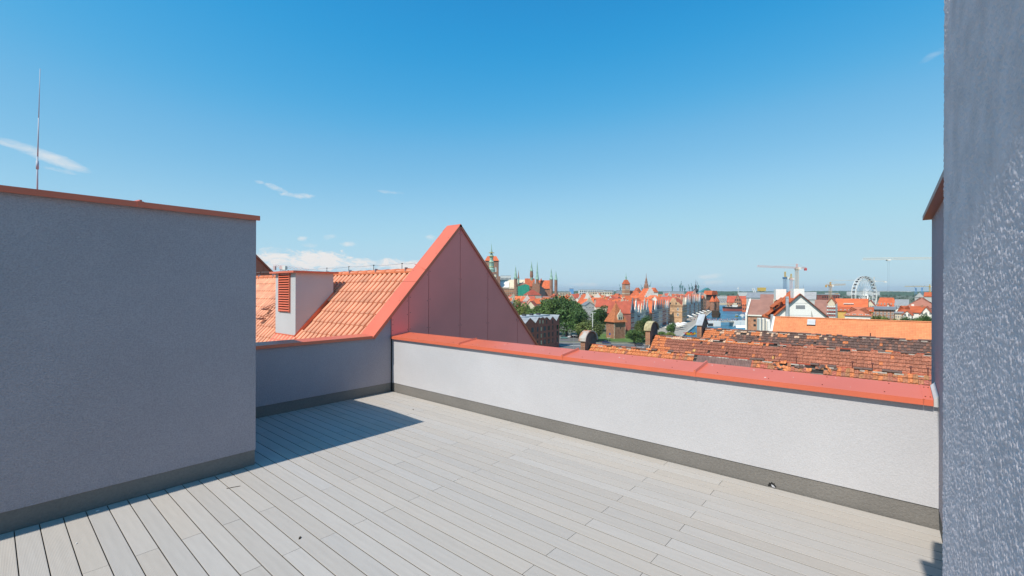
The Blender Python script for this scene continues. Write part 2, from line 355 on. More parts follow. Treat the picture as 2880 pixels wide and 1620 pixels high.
def rake_coping(pa, pb, nm='verge_coping'):
    d = Vector((pb - pa, 0, rake(pb) - rake(pa))); za = rake(pa)
    u = d.normalized(); nrm = Vector((-u.z, 0, u.x)); nrm = nrm if nrm.z > 0 else -nrm
    base = Vector((pa, 0, za))
    def pt(q, h): return base + nrm * h + Vector((0, q, 0))
    poly = [pt(7.438, -.062), pt(7.438, -.004), pt(7.905, 0.0), pt(7.905, -.20), pt(7.892, -.20), pt(7.892, -.02), pt(7.452, -.024), pt(7.452, -.062)]
    return MB().prism(poly, d).build(nm, RED, t, True)
rc = []
for a, b in ((4.71, 5.72), (5.724, AP - .001), (AP + .001, 9.0), (9.004, 12.6)): rc.append(rake_coping(a, b))
for pp in (5.0, 5.35, 5.95, 6.3, 6.65):
    for qq in (7.50, 7.84):
        s = link('screw', SCREWM, rc[0] if pp < 5.7 else rc[1]); s.location = Vector((pp, qq, rake(pp) + .002)) - parent_world(rc[0]); s.rotation_euler = (0, -math.atan(SL), 0)
# the next gable of the same roof
t = thing('far_gable', 'small far red metal gable peak beyond the tile roof, beside the left block', 'gable', (AP, 19.9, 0))
MB().prism([(3.2, 19.7, rake(3.2) - .05), (AP, 19.7, AZ - .05), (12, 19.7, rake(12) - .05), (12, 19.7, -5), (3.2, 19.7, -5)], (0, .4, 0)).build('wall', RED, t, True)
for a, b in ((3.1, AP - .001), (AP + .001, 12)):
    d = Vector((b - a, 0, rake(b) - rake(a)))
    MB().prism([(a, 19.62, rake(a) - .06), (a, 19.62, rake(a) + .02), (a, 20.15, rake(a) + .02), (a, 20.15, rake(a) - .06)], d).build('verge_coping', RED, t, True)
for pp in (5.9, 6.6, 7.4): MB().bar((pp, 19.695, -2), (pp, 19.695, rake(pp) - .1), .03, .02).build('standing_seam', RED, t, True)

# ------------------------------------------------------------------ clay tile roof
RP, RZ = 6.2, 2.405
def roofz(p): return RZ - abs(RP - p) * SL
UP = Vector((1, 0, SL)).normalized(); NRM = Vector((-SL, 0, 1)).normalized()
troof = thing('tile_roof', 'sloping roof of new orange clay pantiles beside the gable', 'roof', (5.0, 11.0, 0))
MB().prism([(2.0, 7.9, roofz(2.0) - .05), (RP, 7.9, RZ - .05), (7.6, 7.9, RZ - .05 - 1.4 * SL), (7.6, 7.9, -6), (2.0, 7.9, -6)], (0, 11.8, 0)).build('underlay', DARKM, troof, True)
CW, GA = .192, .322
def tile_mesh(mb, o, tilt=.055):
    prof = [(u * CW * 1.02 - .002, h) for u, h in ((0, -.014), (.015, .020), (.12, .040), (.28, .047), (.45, .038), (.60, .018), (.74, .0), (.88, -.010), (1.0, -.013))]; nseg = len(prof) - 1
    vs = []; n = nseg + 1
    for (s, dz) in ((0.0, .030), (GA + .05, .010)):            # lower edge rides over the row below
        for x, h in prof: vs.append(Vector(o) + Vector((0, x, 0)) + UP * s + NRM * (dz + h))
    for x, h in prof: vs.append(Vector(o) + Vector((0, x, 0)) + NRM * (.030 + h - .018))
    fs = [(i + 1, i, i + n, i + 1 + n) for i in range(nseg)] + [(i, i + 1, i + 1 + 2 * n, i + 2 * n) for i in range(nseg)]
    mb.add(vs, fs)
mb = MB(); tile_mesh(mb, (0, 0, 0)); TILEM = mb.mesh('tile', TILE, False)
CH = (4.70, 5.635, 10.67, 11.79)
rest = MB(); cnt = 0; nrow = 12; ncol = 61
cells = [(r, c) for c in range(ncol) for r in range(nrow)]
base_p = RP - .02
for r, c in cells:
    s = -(r + 1) * GA; o = Vector((base_p, 7.93 + c * CW, roofz(base_p))) + UP * s
    if CH[0] + .05 < o.x + .1 < CH[1] - .12 and CH[2] + .02 < o.y + .1 < CH[3] - .05: continue
    hidden = r >= 10 or (c < 6 and r > 6)
    if cnt < 292 and not hidden and c < 33:
        x = link('tile', TILEM, troof); x.location = o - parent_world(troof); cnt += 1
    else:
        tile_mesh(rest, o)
rest_o = rest.build('far_tiles', TILE, troof, True); rest_o['kind'] = 'stuff'
mb = MB(); RL = .40
n = 9; vs = []
for yy, rr in ((0, .105), (.34, .092), (.345, .100), (.42, .100)):
    for i in range(n):
        a = math.pi * (-.08 + 1.16 * i / (n - 1)); vs.append((math.cos(a) * rr, yy, math.sin(a) * rr * .85))
fs = [(k * n + i, k * n + i + 1, (k + 1) * n + i + 1, (k + 1) * n + i) for k in range(3) for i in range(n - 1)]
RIDM = MB().add(vs, [f[::-1] for f in fs]).mesh('ridge_tile', TILE2, True)
for i in range(29):
    x = link('ridge_tile', RIDM, troof); x.location = Vector((RP, 7.93 + i * RL, RZ + .0)) - parent_world(troof)
    if i % 3 == 1: MB().box(RP - .108, 7.93 + i * RL, RZ + .02, RP - .03, 7.93 + i * RL + .012, RZ + .105).build('ridge_clip', STEEL, x)
    if i % 3 == 1:
        c = x.children[0]; c.data.transform(Matrix.Translation(-(Vector((RP, 7.93 + i * RL, RZ)))))
# lightning conductor along the ridge
tt = thing('ridge_conductor', 'thin lightning wire on small black posts along the tile ridge', 'wire', (RP, 9.0, RZ))
py = [on(px, 755, p=RP).y for px in (919.4, 981, 1051, 1130.6)]
for y in py + [14.6, 16.8, 18.6]:
    MB().cone((RP, y, RZ + .07), (RP, y, RZ + .20), .008, .006, 6).build('post', DARKM, tt, True)
    MB().box(RP - .012, y - .025, RZ + .195, RP + .012, y + .012, RZ + .213).build('clip', DARKM, tt, True)
ys = [8.1] + sorted(py + [14.6, 16.8, 18.6])
mb = MB()
for a, b in zip(ys, ys[1:]): mb.cone((RP, a, RZ + .20), (RP, (a + b) / 2, RZ + .185), .004, .004, 5); mb.cone((RP, (a + b) / 2, RZ + .185), (RP, b, RZ + .20), .004, .004, 5)
mb.build('wire', STEEL, tt, True)
MB().prism([(5.95, 7.44, rake(5.95) + .004), (6.02, 7.44, rake(5.95) + .004), (6.20, 8.0, RZ + .16), (6.10, 8.0, RZ + .16)], (0, 0, .008)).build('ridge_flashing', RED, troof, True)
# ventilation chimney
a, b, c, d = CH
t = thing('ventilation_chimney', 'square grey ventilation chimney with red louvre rising from the tile roof', 'chimney', (a, c, roofz(a)))
MB().prism([(a, c, roofz(a) - .2), (a, c, 2.40), (b, c, 2.40), (b, c, roofz(b) - .2)], (0, d - c, 0)).build('wall', STU, t, True)
MB().box(a - .09, c - .09, 2.40, b + .09, d + .16, 2.445).build('coping', RED, t, True)
MB().prism([(a - .03, c - .012, roofz(a - .03) + .02), (a - .03, c - .012, roofz(a) + .115), (b, c - .012, roofz(b) + .14), (b, c - .012, roofz(b))], (0, .010, 0)).build('side_flashing', RED, t, True)
MB().prism([(a - .012, c - .02, roofz(a) - .02), (a - .012, c - .02, roofz(a) + .11), (a - .012, d + .02, roofz(a) + .11), (a - .012, d + .02, roofz(a) - .02)], (.010, 0, 0)).build('front_flashing', RED, t, True)
MB().prism([(a - .26, c - .05, roofz(a - .26) + .06), (a - .012, c - .05, roofz(a) + .065), (a - .012, d + .05, roofz(a) + .065), (a - .26, d + .05, roofz(a - .26) + .06)], (0, 0, .01)).build('apron', RED, t, True)
l0, l1, lz0, lz1 = 10.96, 11.53, 1.48, 2.37
lv = MB().box(a - .012, l0 - .025, lz0 - .03, a - .002, l1 + .025, lz1 + .025).build('louvre', RED, t, True)
MB().box(a - .0135, l0 + .012, lz0 + .01, a - .0125, l1 - .012, lz1 - .01).build('dark_opening', DARKM, lv, True)
for yy in (l0 - .025, l1): MB().box(a - .035, yy, lz0 - .03, a - .0125, yy + .025, lz1 + .025).build('frame', RED, lv, True)
for i in range(15):
    z = lz0 + i * (lz1 - lz0) / 15
    MB().prism([(a - .045, l0, z), (a - .041, l0, z - .005), (a - .016, l0, z + .026), (a - .016, l0, z + .032)], (0, l1 - l0, 0)).build('slat', RED, lv, True)
# roof step brackets
def on_roof(x, y):
    d = ray(x, y); tt_ = (RZ + .05 - RP * SL - 2.0) / (d.z - SL * d.x); return CAMP + d * tt_
for i, (px, py_) in enumerate(((763, 873), (750, 900))):
    o = on_roof(px, py_)
    g = thing('roof_step', ('upper' if i == 0 else 'lower') + ' of two dark metal step brackets on the tile roof', 'roof step', o, 0)
    BM = mat('bracket_metal', (.16, .05, .035), rough=.5)
    for s in (-.11, .11):
        mb = MB(); mb.bar((0, s, 0), (.24, s, .25), .016); mb.bar((-.22, s, .03), (0, s, .0), .014); mb.bar((-.22, s, .03), (.22, s, .235), .012); mb.build('arm', BM, g)
    for k in range(4): MB().box(-.22 + k * .045, -.13, .035, -.20 + k * .045, .13, .055).build('tread_bar', BM, g)

# ------------------------------------------------------------------ walls on the right
t = thing('doorway_wall', 'coarse speckled grey stucco wall edge filling the right side, nearest the viewer', 'wall', (.5, -.4, 0))
NWY, NWE = -.15, 2.25
def nwz(p): return 3.33 + .26 * (NWE - p)
def nwy(p): return NWY - .05 * (NWE - p)
def wallpoly(z0, z1f, off, pe): return [(pe, nwy(pe) + off, z0), (pe, nwy(pe) + off, z1f(pe)), (-3.5, nwy(-3.5) + off, z1f(-3.5)), (-3.5, nwy(-3.5) + off, z0)]
MB().prism(wallpoly(.173, lambda p: nwz(p) - .03, -.006, NWE - .004), (0, -.15, 0)).build('wall', STU2, t, True)
MB().prism(wallpoly(-.02, lambda p: .1729, -.012, NWE - .01), (0, -.14, 0)).build('plinth', PLI, t, True)
mb = MB(); pe = 1.72
mb.add([(x, nwy(x) + dy, nwz(x) + dz) for x in (pe, -3.6) for dy, dz in ((.118, -.04), (.118, 0), (-.24, 0), (-.24, -.04))], [(0, 1, 2, 3), (7, 6, 5, 4), (0, 4, 5, 1), (1, 5, 6, 2), (2, 6, 7, 3), (3, 7, 4, 0)])
mb.build('coping', RED, t, True)
def grain_face():
    import numpy as np
    st = .0029; xs = np.arange(1.05, NWE + .001, st); zs = np.arange(.66, 3.22, st); nx, nz_ = len(xs), len(zs)
    r = np.random.default_rng(2)
    def blur(a, k):
        for ax in (0, 1): a = sum(np.roll(a, s, ax) for s in range(-k, k + 1)) / (2 * k + 1)
        return a
    n = lambda a: (a - a.mean()) / a.std()
    d = np.clip(  .00055 * n(r.random((nz_, nx))) + .00065 * n(blur(r.random((nz_, nx)), 1)) + .0003 * n(blur(r.random((nz_, nx)), 4)), -.004, .004)
    X, Z = np.meshgrid(xs, zs); Y = NWY - .05 * (NWE - X) - .001 + d; Y[:, -1] -= .02
    V = np.stack([X, Y, Z], -1).reshape(-1, 3) - np.array(parent_world(t)); i = np.arange(nx * nz_).reshape(nz_, nx)
    F = np.stack([i[:-1, :-1], i[1:, :-1], i[1:, 1:], i[:-1, 1:]], -1).reshape(-1, 4)
    me = bpy.data.meshes.new('stucco_grain'); me.vertices.add(len(V)); me.vertices.foreach_set('co', V.ravel()); me.loops.add(F.size); me.loops.foreach_set('vertex_index', F.ravel())
    me.polygons.add(len(F)); me.polygons.foreach_set('loop_start', np.arange(0, F.size, 4)); me.polygons.foreach_set('loop_total', np.full(len(F), 4)); me.update(calc_edges=True); me.validate()
    me.materials.append(STU3); link('stucco_grain', me, t)
STU3 = mat('grain_stucco', (.60, .55, .565), rough=.9, var=.08, vscale=9, spec=.2)
grain_face()
t = thing('side_wall', 'grey stucco wall with red metal edge, both coloured darker for shade, beyond the parapet end at right', 'wall', (4.5, -.5, 0))
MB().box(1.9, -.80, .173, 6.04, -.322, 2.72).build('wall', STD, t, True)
MB().box(1.9, -.79, -.02, 5.18, -.328, .173).build('plinth', PLI, t, True)
MB().box(5.176, -.79, -5, 6.03, -.328, .1729).build('lower_wall', STU, t, True)
MB().prism([(2.3, -.256, 2.715), (2.3, -.256, 2.755), (2.3, -.85, 2.80), (2.3, -.85, 2.72)], (3.79, 0, 0)).build('coping', mat('shade_darkened_metal', (.20, .095, .08), rough=.45, var=.08), t, True)  # coping metal in shade: red sheet darkened to brown in its base colour

# ------------------------------------------------------------------ litter on the deck
LIT = mat('dry_scrap', (.05, .035, .02), rough=.8); LIT2 = mat('pale_chip', (.75, .74, .72), rough=.6)
def scrap(px, py, pts, h, m, nm, label, rz):
    o = on(px, py, z=.001); x = MB().prism([(u, v, 0) for u, v in pts], (0, 0, h)).build(nm, m); x.location = o; x.rotation_euler = (0, 0, rz); tag(x, label, nm.replace('_', ' '))
scrap(843, 1514, [(-.018, 0), (-.01, -.007), (.012, -.006), (.018, .002), (.004, .008)], .008, LIT, 'dead_leaf', 'small curled brown leaf lying on the deck boards', .7)
scrap(657, 1371, [(-.06, -.002), (.0, .002), (.055, -.001), (.058, .003), (0, .007), (-.06, .003)], .004, LIT, 'twig', 'thin dark twig lying on the deck near the left block', -.35)
scrap(274, 1437, [(-.015, -.006), (.012, -.008), (.016, .004), (-.008, .008)], .004, LIT2, 'paint_chip', 'pale chip in the shadow strip beside the left plinth', .3)
scrap(214, 1529, [(-.008, -.005), (.009, -.004), (.004, .006)], .004, LIT2, 'paper_scrap', 'tiny pale scrap on the ribbed boards at lower left', .9)
scrap(1162, 1152, [(-.012, -.005), (.010, -.006), (.014, .005), (-.006, .008)], .006, LIT, 'bark_scrap', 'tiny dark scrap on the deck near the recess corner', .2)
scrap(1380, 1452, [(-.006, -.004), (.007, -.005), (.006, .005)], .003, LIT2, 'plaster_crumb', 'tiny white crumb on the boards in the middle of the deck', .2)
# ================================================================== town below: common helpers
GZ = -25.0
HC = CAMP.z - GZ
def gp(x, y, dz=0.0): return on(x, y, z=GZ + dz)
def cf(x, D, z=0.0):                             # standing point at pixel column x, D metres deep
    p = CAMP + ray(x, HOR) * D; return Vector((p.x, p.y, GZ + z))
def hz(y, D, x=1900): return HC + D * ray(x, y).z    # height above the street of pixel row y
def wpx(a, b, D): return (b - a) / FOC * D
def XY(X, Y): v = FWD * Y + RGT * X; return Vector((v.x, v.y, GZ))
def quad_sheet(name, pts, m, z):
    o = MB().add([(p.x, p.y, z) for p in pts], [tuple(range(len(pts)))]).build(name, m); 
    me = o.data
    if me.polygons[0].normal.z < 0: me.flip_normals()
    return struct(o)

M_GROUND = mat('town_ground', (.16, .15, .12), var=.3, vscale=.02, color2=(.10, .14, .06), rough=.95)
M_ROAD = mat('asphalt', (.14, .14, .14), var=.15, vscale=.4, rough=.9)
M_PAVE = mat('pale_paving', (.36, .33, .28), var=.15, vscale=.3, rough=.9)
M_GRASS = mat('grass', (.09, .16, .035), var=.3, vscale=.5, rough=.9, bump=.4, bscale=3, bdist=.1)
M_QUAY = mat('quay_stone', (.45, .42, .36), var=.15, vscale=.6, rough=.9)
def water_mat():
    m = mat('river_water', (.025, .155, .25), var=.4, vscale=.045, rough=.3, spec=.4, bump=.8, bscale=.7, bdist=.5, detail=3)
    m.node_tree.nodes['Principled BSDF'].inputs['IOR'].default_value = 1.33
    return m
M_WATER = water_mat()
def C3(r, g, b): return (r, g, b)
ROOF_O = mat('orange_roof', (.56, .125, .042), var=.16, vscale=.35, rough=.75, rand=.22)
ROOF_R = mat('red_roof', (.42, .085, .045), var=.16, vscale=.35, rough=.75, rand=.2)
ROOF_B = mat('brown_roof', (.30, .15, .115), var=.10, vscale=.5, rough=.8)
ROOF_G = mat('grey_roof', (.24, .25, .26), var=.1, vscale=.5, rough=.6, rand=.15)
W_CREAM = mat('cream_plaster', (.66, .57, .42), var=.08, vscale=.4, rand=.10)
W_WHITE = mat('white_plaster', (.80, .75, .66), var=.06, vscale=.4, rand=.06)
W_PINK = mat('pink_plaster', (.62, .37, .29), var=.08, vscale=.4, rand=.1)
W_OCHRE = mat('ochre_plaster', (.62, .40, .12), var=.08, vscale=.4, rand=.08)
W_GREYW = mat('grey_plaster', (.45, .45, .43), var=.08, vscale=.4, rand=.1)
W_DARK = mat('dark_facade', (.12, .13, .15), var=.15, vscale=.4, rand=.4)
def brick_mat(key, c1, c2, mortar, scale):
    m = bpy.data.materials.new(key); m.use_nodes = True; N = m.node_tree.nodes; L = m.node_tree.links; b = N['Principled BSDF']
    tc = N.new('ShaderNodeTexCoord'); br = N.new('ShaderNodeTexBrick'); mp = N.new('ShaderNodeMapping')
    mp.inputs['Rotation'].default_value = (math.pi / 2, 0, .6); L.new(tc.outputs['Object'], mp.inputs[0]); L.new(mp.outputs[0], br.inputs['Vector'])
    br.inputs['Color1'].default_value = (*c1, 1); br.inputs['Color2'].default_value = (*c2, 1); br.inputs['Mortar'].default_value = (*mortar, 1)
    br.inputs['Scale'].default_value = scale; br.inputs['Mortar Size'].default_value = .015
    nz = N.new('ShaderNodeTexNoise'); nz.inputs['Scale'].default_value = .7; nz.inputs['Detail'].default_value = 6; L.new(tc.outputs['Object'], nz.inputs['Vector'])
    mx = N.new('ShaderNodeMix'); mx.data_type = 'RGBA'; mx.blend_type = 'MULTIPLY'; mx.inputs['Factor'].default_value = .7
    rp = N.new('ShaderNodeValToRGB'); rp.color_ramp.elements[0].position = .3; rp.color_ramp.elements[0].color = (.55, .5, .48, 1); rp.color_ramp.elements[1].position = .65; rp.color_ramp.elements[1].color = (1.1, 1.08, 1.05, 1)
    L.new(nz.outputs['Fac'], rp.inputs[0]); L.new(br.outputs['Color'], mx.inputs[6]); L.new(rp.outputs[0], mx.inputs[7]); L.new(mx.outputs[2], b.inputs['Base Color'])
    b.inputs['Roughness'].default_value = .9; MATS[key] = m; return m
BRICK = brick_mat('old_brick', (.42, .19, .11), (.34, .15, .09), (.40, .33, .26), 2.0)
BRICKD = brick_mat('dark_brick', (.38, .115, .085), (.30, .09, .07), (.28, .16, .13), 2.0)
BRICKP = brick_mat('pale_brick', (.55, .27, .15), (.46, .21, .12), (.45, .36, .28), 2.0)
COPPER = mat('green_copper', (.27, .42, .34), var=.25, vscale=.3, rough=.7)
GLASS = mat('window_glass', (.03, .035, .04), rough=.12, spec=.6, var=.3, vscale=.3, rand=.5)
FRAME = mat('window_frame', (.70, .68, .63), rough=.7)
IRON = mat('dark_iron', (.05, .05, .055), rough=.6)
WHITEP = mat('white_paint', (.83, .80, .75), rough=.5, var=.04)
def win_mesh(nm, fw, gm, fm, mull=True):
    me = MB(); me.box(-.5, -.5, 0, .5, 0, 1); n = len(me.f)
    k = fw
    if mull: 
        for a, b in ((-.5 + k, -k / 2), (k / 2, .5 - k)): me.box(a, -.6, k, b, -.501, 1 - k)
    else: me.box(-.5 + k, -.6, k, .5 - k, -.501, 1 - k)
    d = me.mesh(nm, fm); d.materials.append(gm)
    for i, p in enumerate(d.polygons): p.material_index = 0 if i < n else 1
    return d
WINW = win_mesh('window', .13, GLASS, FRAME)
WIND = win_mesh('window', .06, GLASS, mat('dark_frame', (.08, .07, .065), rough=.6), False)
PANE = mat('pale_blind', (.62, .52, .36), rough=.6, rand=.2)
WINB = win_mesh('window', .10, PANE, mat('dark_frame', (.08, .07, .065)), True)
def window(parent, x, y, z, w, h, face='y-', me=None, nm='window'):
    o = link(nm, me or WINW, parent, (x, y, z)); o.scale = (w, .12, h)
    o.rotation_euler = (0, 0, {'y-': 0, 'x+': math.pi / 2, 'x-': -math.pi / 2, 'y+': math.pi}[face]); return o
_o1 = 'first second third fourth fifth sixth seventh eighth ninth tenth eleventh twelfth thirteenth fourteenth fifteenth sixteenth seventeenth eighteenth nineteenth twentieth'.split()
GROUP_ORD = _o1 + [tens + '-' + u for tens in ('twenty', 'thirty', 'forty', 'fifty') for u in _o1[:9]]
def gable_poly(style, w, e, r, up):
    h = w / 2; k = r - e
    if style == 'step':
        pts = [(-h, e)]; n = 5
        for i in range(n):
            x = -h + h * i / n; z = e + (k + up) * (i + 1) / n; pts += [(x, z), (-h + h * (i + 1) / n * .98, z)]
        return pts + [(-x, z) for x, z in reversed(pts)]
    if style == 'curve':
        pts = [(-h, e), (-h, e + .12 * k), (-.82 * h, e + .2 * k), (-.66 * h, e + .42 * k), (-.62 * h, e + .55 * k), (-.42 * h, e + .6 * k), (-.30 * h, e + .85 * k), (-.26 * h, r + .4 * up), (-.1 * h, r + up)]
        return pts + [(-x, z) for x, z in reversed(pts)]
    if style == 'spike':
        pts = [(-h, e), (-h, e + .25 * k), (-.8 * h, e + .25 * k), (-.55 * h, e + .6 * k), (-.5 * h, e + .8 * k), (-.4 * h, e + .62 * k), (-.16 * h, r + .3 * up), (0, r + 2.2 * up)]
        return pts + [(-x, z) for x, z in reversed(pts[:-1])]
    return [(-h - .1, e), (0, r + up * .5), (h + .1, e)]
def house(name, label, cat, loc, w, d, e, r, wall, roof, axis='y', yaw=0.0, group=None, win=None, gable=None, gmat=None, chim=0, over=.35, hip=0.0, wmesh=None, sides=('y-',), base=0.0):
    """eave height e, ridge height r above the street; front faces local -y"""
    t = thing(name, label, cat, loc, YAW + yaw, group)
    h, k = w / 2, d / 2
    mb = MB()
    if axis == 'y':
        mb.prism([(-h, -k, base), (h, -k, base), (h, -k, e), (0, -k, r - .05), (-h, -k, e)] if not hip else [(-h, -k, base), (h, -k, base), (h, -k, e), (-h, -k, e)], (0, d, 0))
    else:
        mb.prism([(-h, -k, base), (-h, k, base), (-h, k, e), (-h, 0, r - .05), (-h, -k, e)] if not hip else [(-h, -k, base), (-h, k, base), (-h, k, e), (-h, -k, e)], (w, 0, 0))
    mb.build('wall', wall, t)
    o = over; rb = MB(); th = .25
    def slab(a, b, c, dd=None):
        pts = [Vector(p) for p in ((a, b, c) if dd is None else (a, b, c, dd))]; rb.prism(pts, (0, 0, th))
    if axis == 'y':
        s = (r - e) / h; q0 = -k - (o if not gable else 0); q1 = k + o; i = hip * h
        slab((-h - o, q0, e - o * s), (0, q0 + i, r), (0, q1 - i, r), (-h - o, q1, e - o * s))
        slab((h + o, q1, e - o * s), (0, q1 - i, r), (0, q0 + i, r), (h + o, q0, e - o * s))
        if hip: slab((h + o, q0, e - o * s), (0, q0 + i, r), (-h - o, q0, e - o * s)); slab((-h - o, q1, e - o * s), (0, q1 - i, r), (h + o, q1, e - o * s))
    else:
        s = (r - e) / k; p0 = -h - o; p1 = h + o; i = hip * k
        slab((p0, -k - o, e - o * s), (p1, -k - o, e - o * s), (p1 - i, 0, r), (p0 + i, 0, r))
        slab((p1, k + o, e - o * s), (p0, k + o, e - o * s), (p0 + i, 0, r), (p1 - i, 0, r))
        if hip: slab((p0, k + o, e - o * s), (p0, -k - o, e - o * s), (p0 + i, 0, r)); slab((p1, -k - o, e - o * s), (p1, k + o, e - o * s), (p1 - i, 0, r))
    rf = rb.build('roof', roof, t)
    for c in range(chim):
        cx = random.uniform(-.5, .5) * (w if axis == 'x' else .3 * w); cy = random.uniform(-.3, .3) * (d if axis == 'y' else .3 * d)
        zb = r - abs(cx if axis == 'y' else cy) / (h if axis == 'y' else k) * (r - e)
        MB().box(cx - .4, cy - .4, zb - .5, cx + .4, cy + .4, max(zb + 1.1, r + .5)).build('chimney', BRICK if random.random() < .6 else wall, rf)
    if gable:
        up = .09 * w + .4
        pl = gable_poly(gable, w, e, r, up)
        g = MB().prism([(x, -k - .28, z) for x, z in pl], (0, .55, 0)).build('gable', gmat or wall, t)
        if gable in ('spike', 'curve', 'step'): MB().lathe([(.25, r + up * .9), (.35, r + up + .5), (.1, r + up + .9), (.02, r + up + 1.8)], (0, -k), 6).build('finial', gmat or wall, g)
    if win:
        cols, rows, ww, wh, z0, dz = win
        for f in sides:
            span = w if f[0] == 'y' else d
            for i in range(cols):
                u = (i + .5) / cols * span - span / 2
                for j in range(rows):
                    z = z0 + j * dz
                    if f == 'y-': window(t, u, -k - (.29 if gable and z + wh > e else .01), z, ww, wh, f, wmesh)
                    elif f == 'x+': window(t, h + .01, u, z, ww, wh, f, wmesh)
                    elif f == 'x-': window(t, -h - .01, u, z, ww, wh, f, wmesh)
    return t

# ------------------------------------------------------------------ ground, road, river
ground = MB().add([(-15800, -15800, GZ), (15800, -15800, GZ), (15800, 15800, GZ), (-15800, 15800, GZ)], [(0, 1, 2, 3)]).build('ground', M_GROUND); struct(ground)
quad_sheet('car_park', [gp(1470, 941), gp(1700, 946), gp(1700, 962), gp(1470, 958)], M_ROAD, GZ + .004)
quad_sheet('road', [gp(1350, 957), gp(1960, 972), gp(1960, 990), gp(1350, 975)], M_ROAD, GZ + .012)
quad_sheet('road_marking', [gp(1350, 965), gp(1960, 980), gp(1960, 980.7), gp(1350, 965.7)], WHITEP, GZ + .020)
kb = MB(); a, b = gp(1350, 957), gp(1960, 972); kb.bar(a + Vector((0, 0, .06)), b + Vector((0, 0, .06)), .3, .13); struct(kb.build('kerb', M_QUAY))
quad_sheet('verge', [gp(1350, 975.5), gp(1960, 990.5), gp(1960, 1040), gp(1350, 1040)], mat('dry_verge', (.20, .19, .08), var=.3, vscale=.5), GZ + .008)
quad_sheet('lawn', [gp(1640, 943), gp(1850, 930), gp(1910, 940), gp(1900, 966), gp(1640, 958)], M_GRASS, GZ + .008)
quad_sheet('footpath', [gp(1838, 935), gp(1890, 926), gp(1905, 929), gp(1850, 941)], M_PAVE, GZ + .016)
quad_sheet('old_town_paving', [XY(70, 262), XY(97, 255), XY(252, 562), XY(330, 780), XY(280, 800), XY(262, 600)], M_PAVE, GZ + .010)
quad_sheet('river', [XY(80, 232), XY(121, 200), XY(291, 540), XY(408, 820), XY(300, 850), XY(252, 562), XY(97, 255)], M_WATER, GZ + .03)
mb = MB()
for a, b in ((XY(97, 255), XY(252, 562)), (XY(252, 562), XY(300, 850)), (XY(121, 200), XY(291, 540)), (XY(291, 540), XY(408, 820)), (XY(300, 850), XY(408, 820))):
    mb.bar(a + Vector((0, 0, .5)), b + Vector((0, 0, .5)), 1.2, 1.0)
struct(mb.build('quay_edge', M_QUAY))

# ------------------------------------------------------------------ old granary roofs below the terrace
OLDT = bpy.data.materials.new('old_clay_tile'); OLDT.use_nodes = True
def _oldt():
    N = OLDT.node_tree.nodes; L = OLDT.node_tree.links; b = N['Principled BSDF']; b.inputs['Roughness'].default_value = .85
    at = N.new('ShaderNodeAttribute'); at.attribute_name = 'tilecol'
    tc = N.new('ShaderNodeTexCoord'); nz = N.new('ShaderNodeTexNoise'); nz.inputs['Scale'].default_value = 9; nz.inputs['Detail'].default_value = 5; L.new(tc.outputs['Object'], nz.inputs['Vector'])
    rp = N.new('ShaderNodeValToRGB'); rp.color_ramp.elements[0].color = (.5, .47, .45, 1); rp.color_ramp.elements[1].color = (1.25, 1.22, 1.2, 1); rp.color_ramp.elements[0].position = .3; rp.color_ramp.elements[1].position = .7
    L.new(nz.outputs['Fac'], rp.inputs[0])
    mx = N.new('ShaderNodeMix'); mx.data_type = 'RGBA'; mx.blend_type = 'MULTIPLY'; mx.inputs['Factor'].default_value = 1
    L.new(at.outputs['Color'], mx.inputs[6]); L.new(rp.outputs[0], mx.inputs[7]); L.new(mx.outputs[2], b.inputs['Base Color'])
_oldt()
O_NEW, O_OLD, O_DARK, O_YEL, O_PALE = (.60, .20, .075), (.31, .115, .072), (.13, .08, .066), (.66, .38, .12), (.64, .42, .28)
OLDB = mat('weathered_timber', (.30, .26, .22), var=.3, vscale=3)
RUST = mat('rusted_sheet', (.40, .15, .06), var=.3, vscale=1.5, color2=(.45, .42, .38), mixlo=.4, mixhi=.6)
RENDERD = mat('dark_render', (.115, .10, .09), var=.25, vscale=2.0, rough=.95)
LEADC = mat('lead_cap', (.40, .42, .44), var=.15, vscale=1.2, rough=.5)
LICH = mat('lichen_concrete', (.42, .35, .20), var=.25, vscale=3.0, rough=.9)
MORT = mat('pale_mortar', (.48, .42, .36), var=.15, vscale=8)
S45 = Vector((1, 0, 1)).normalized(); N45 = Vector((-1, 0, 1)).normalized()
def ratio(x, y): d = ray(x, y); return d.y / d.x
def otile(v, f, col, o, cw, ga, c, jit):
    n0 = len(v); up, nr = S45, N45
    jt = Vector((jit * .3, jit * .25, jit * .3))
    for s, h in ((0.0, .085), (ga + .06, .018)):
        for u, hh in ((0, .0), (.22, .030), (.5, .034), (.75, .006), (1.0, .0)):
            v.append(tuple(o + up * s + nr * (h + hh + jit * .2) + Vector((0, u * cw * .985, 0)) + jt))
    for u, hh in ((0, .0), (.22, .030), (.5, .034), (.75, .006), (1.0, .0)): v.append(tuple(o + nr * (.085 + hh - .055) + Vector((0, u * cw * .985, 0)) + jt))
    for i in range(4):
        f.append((n0 + i + 1, n0 + i, n0 + i + 5, n0 + i + 6)); f.append((n0 + i, n0 + i + 1, n0 + i + 11, n0 + i + 10))
    col += [c] * 15
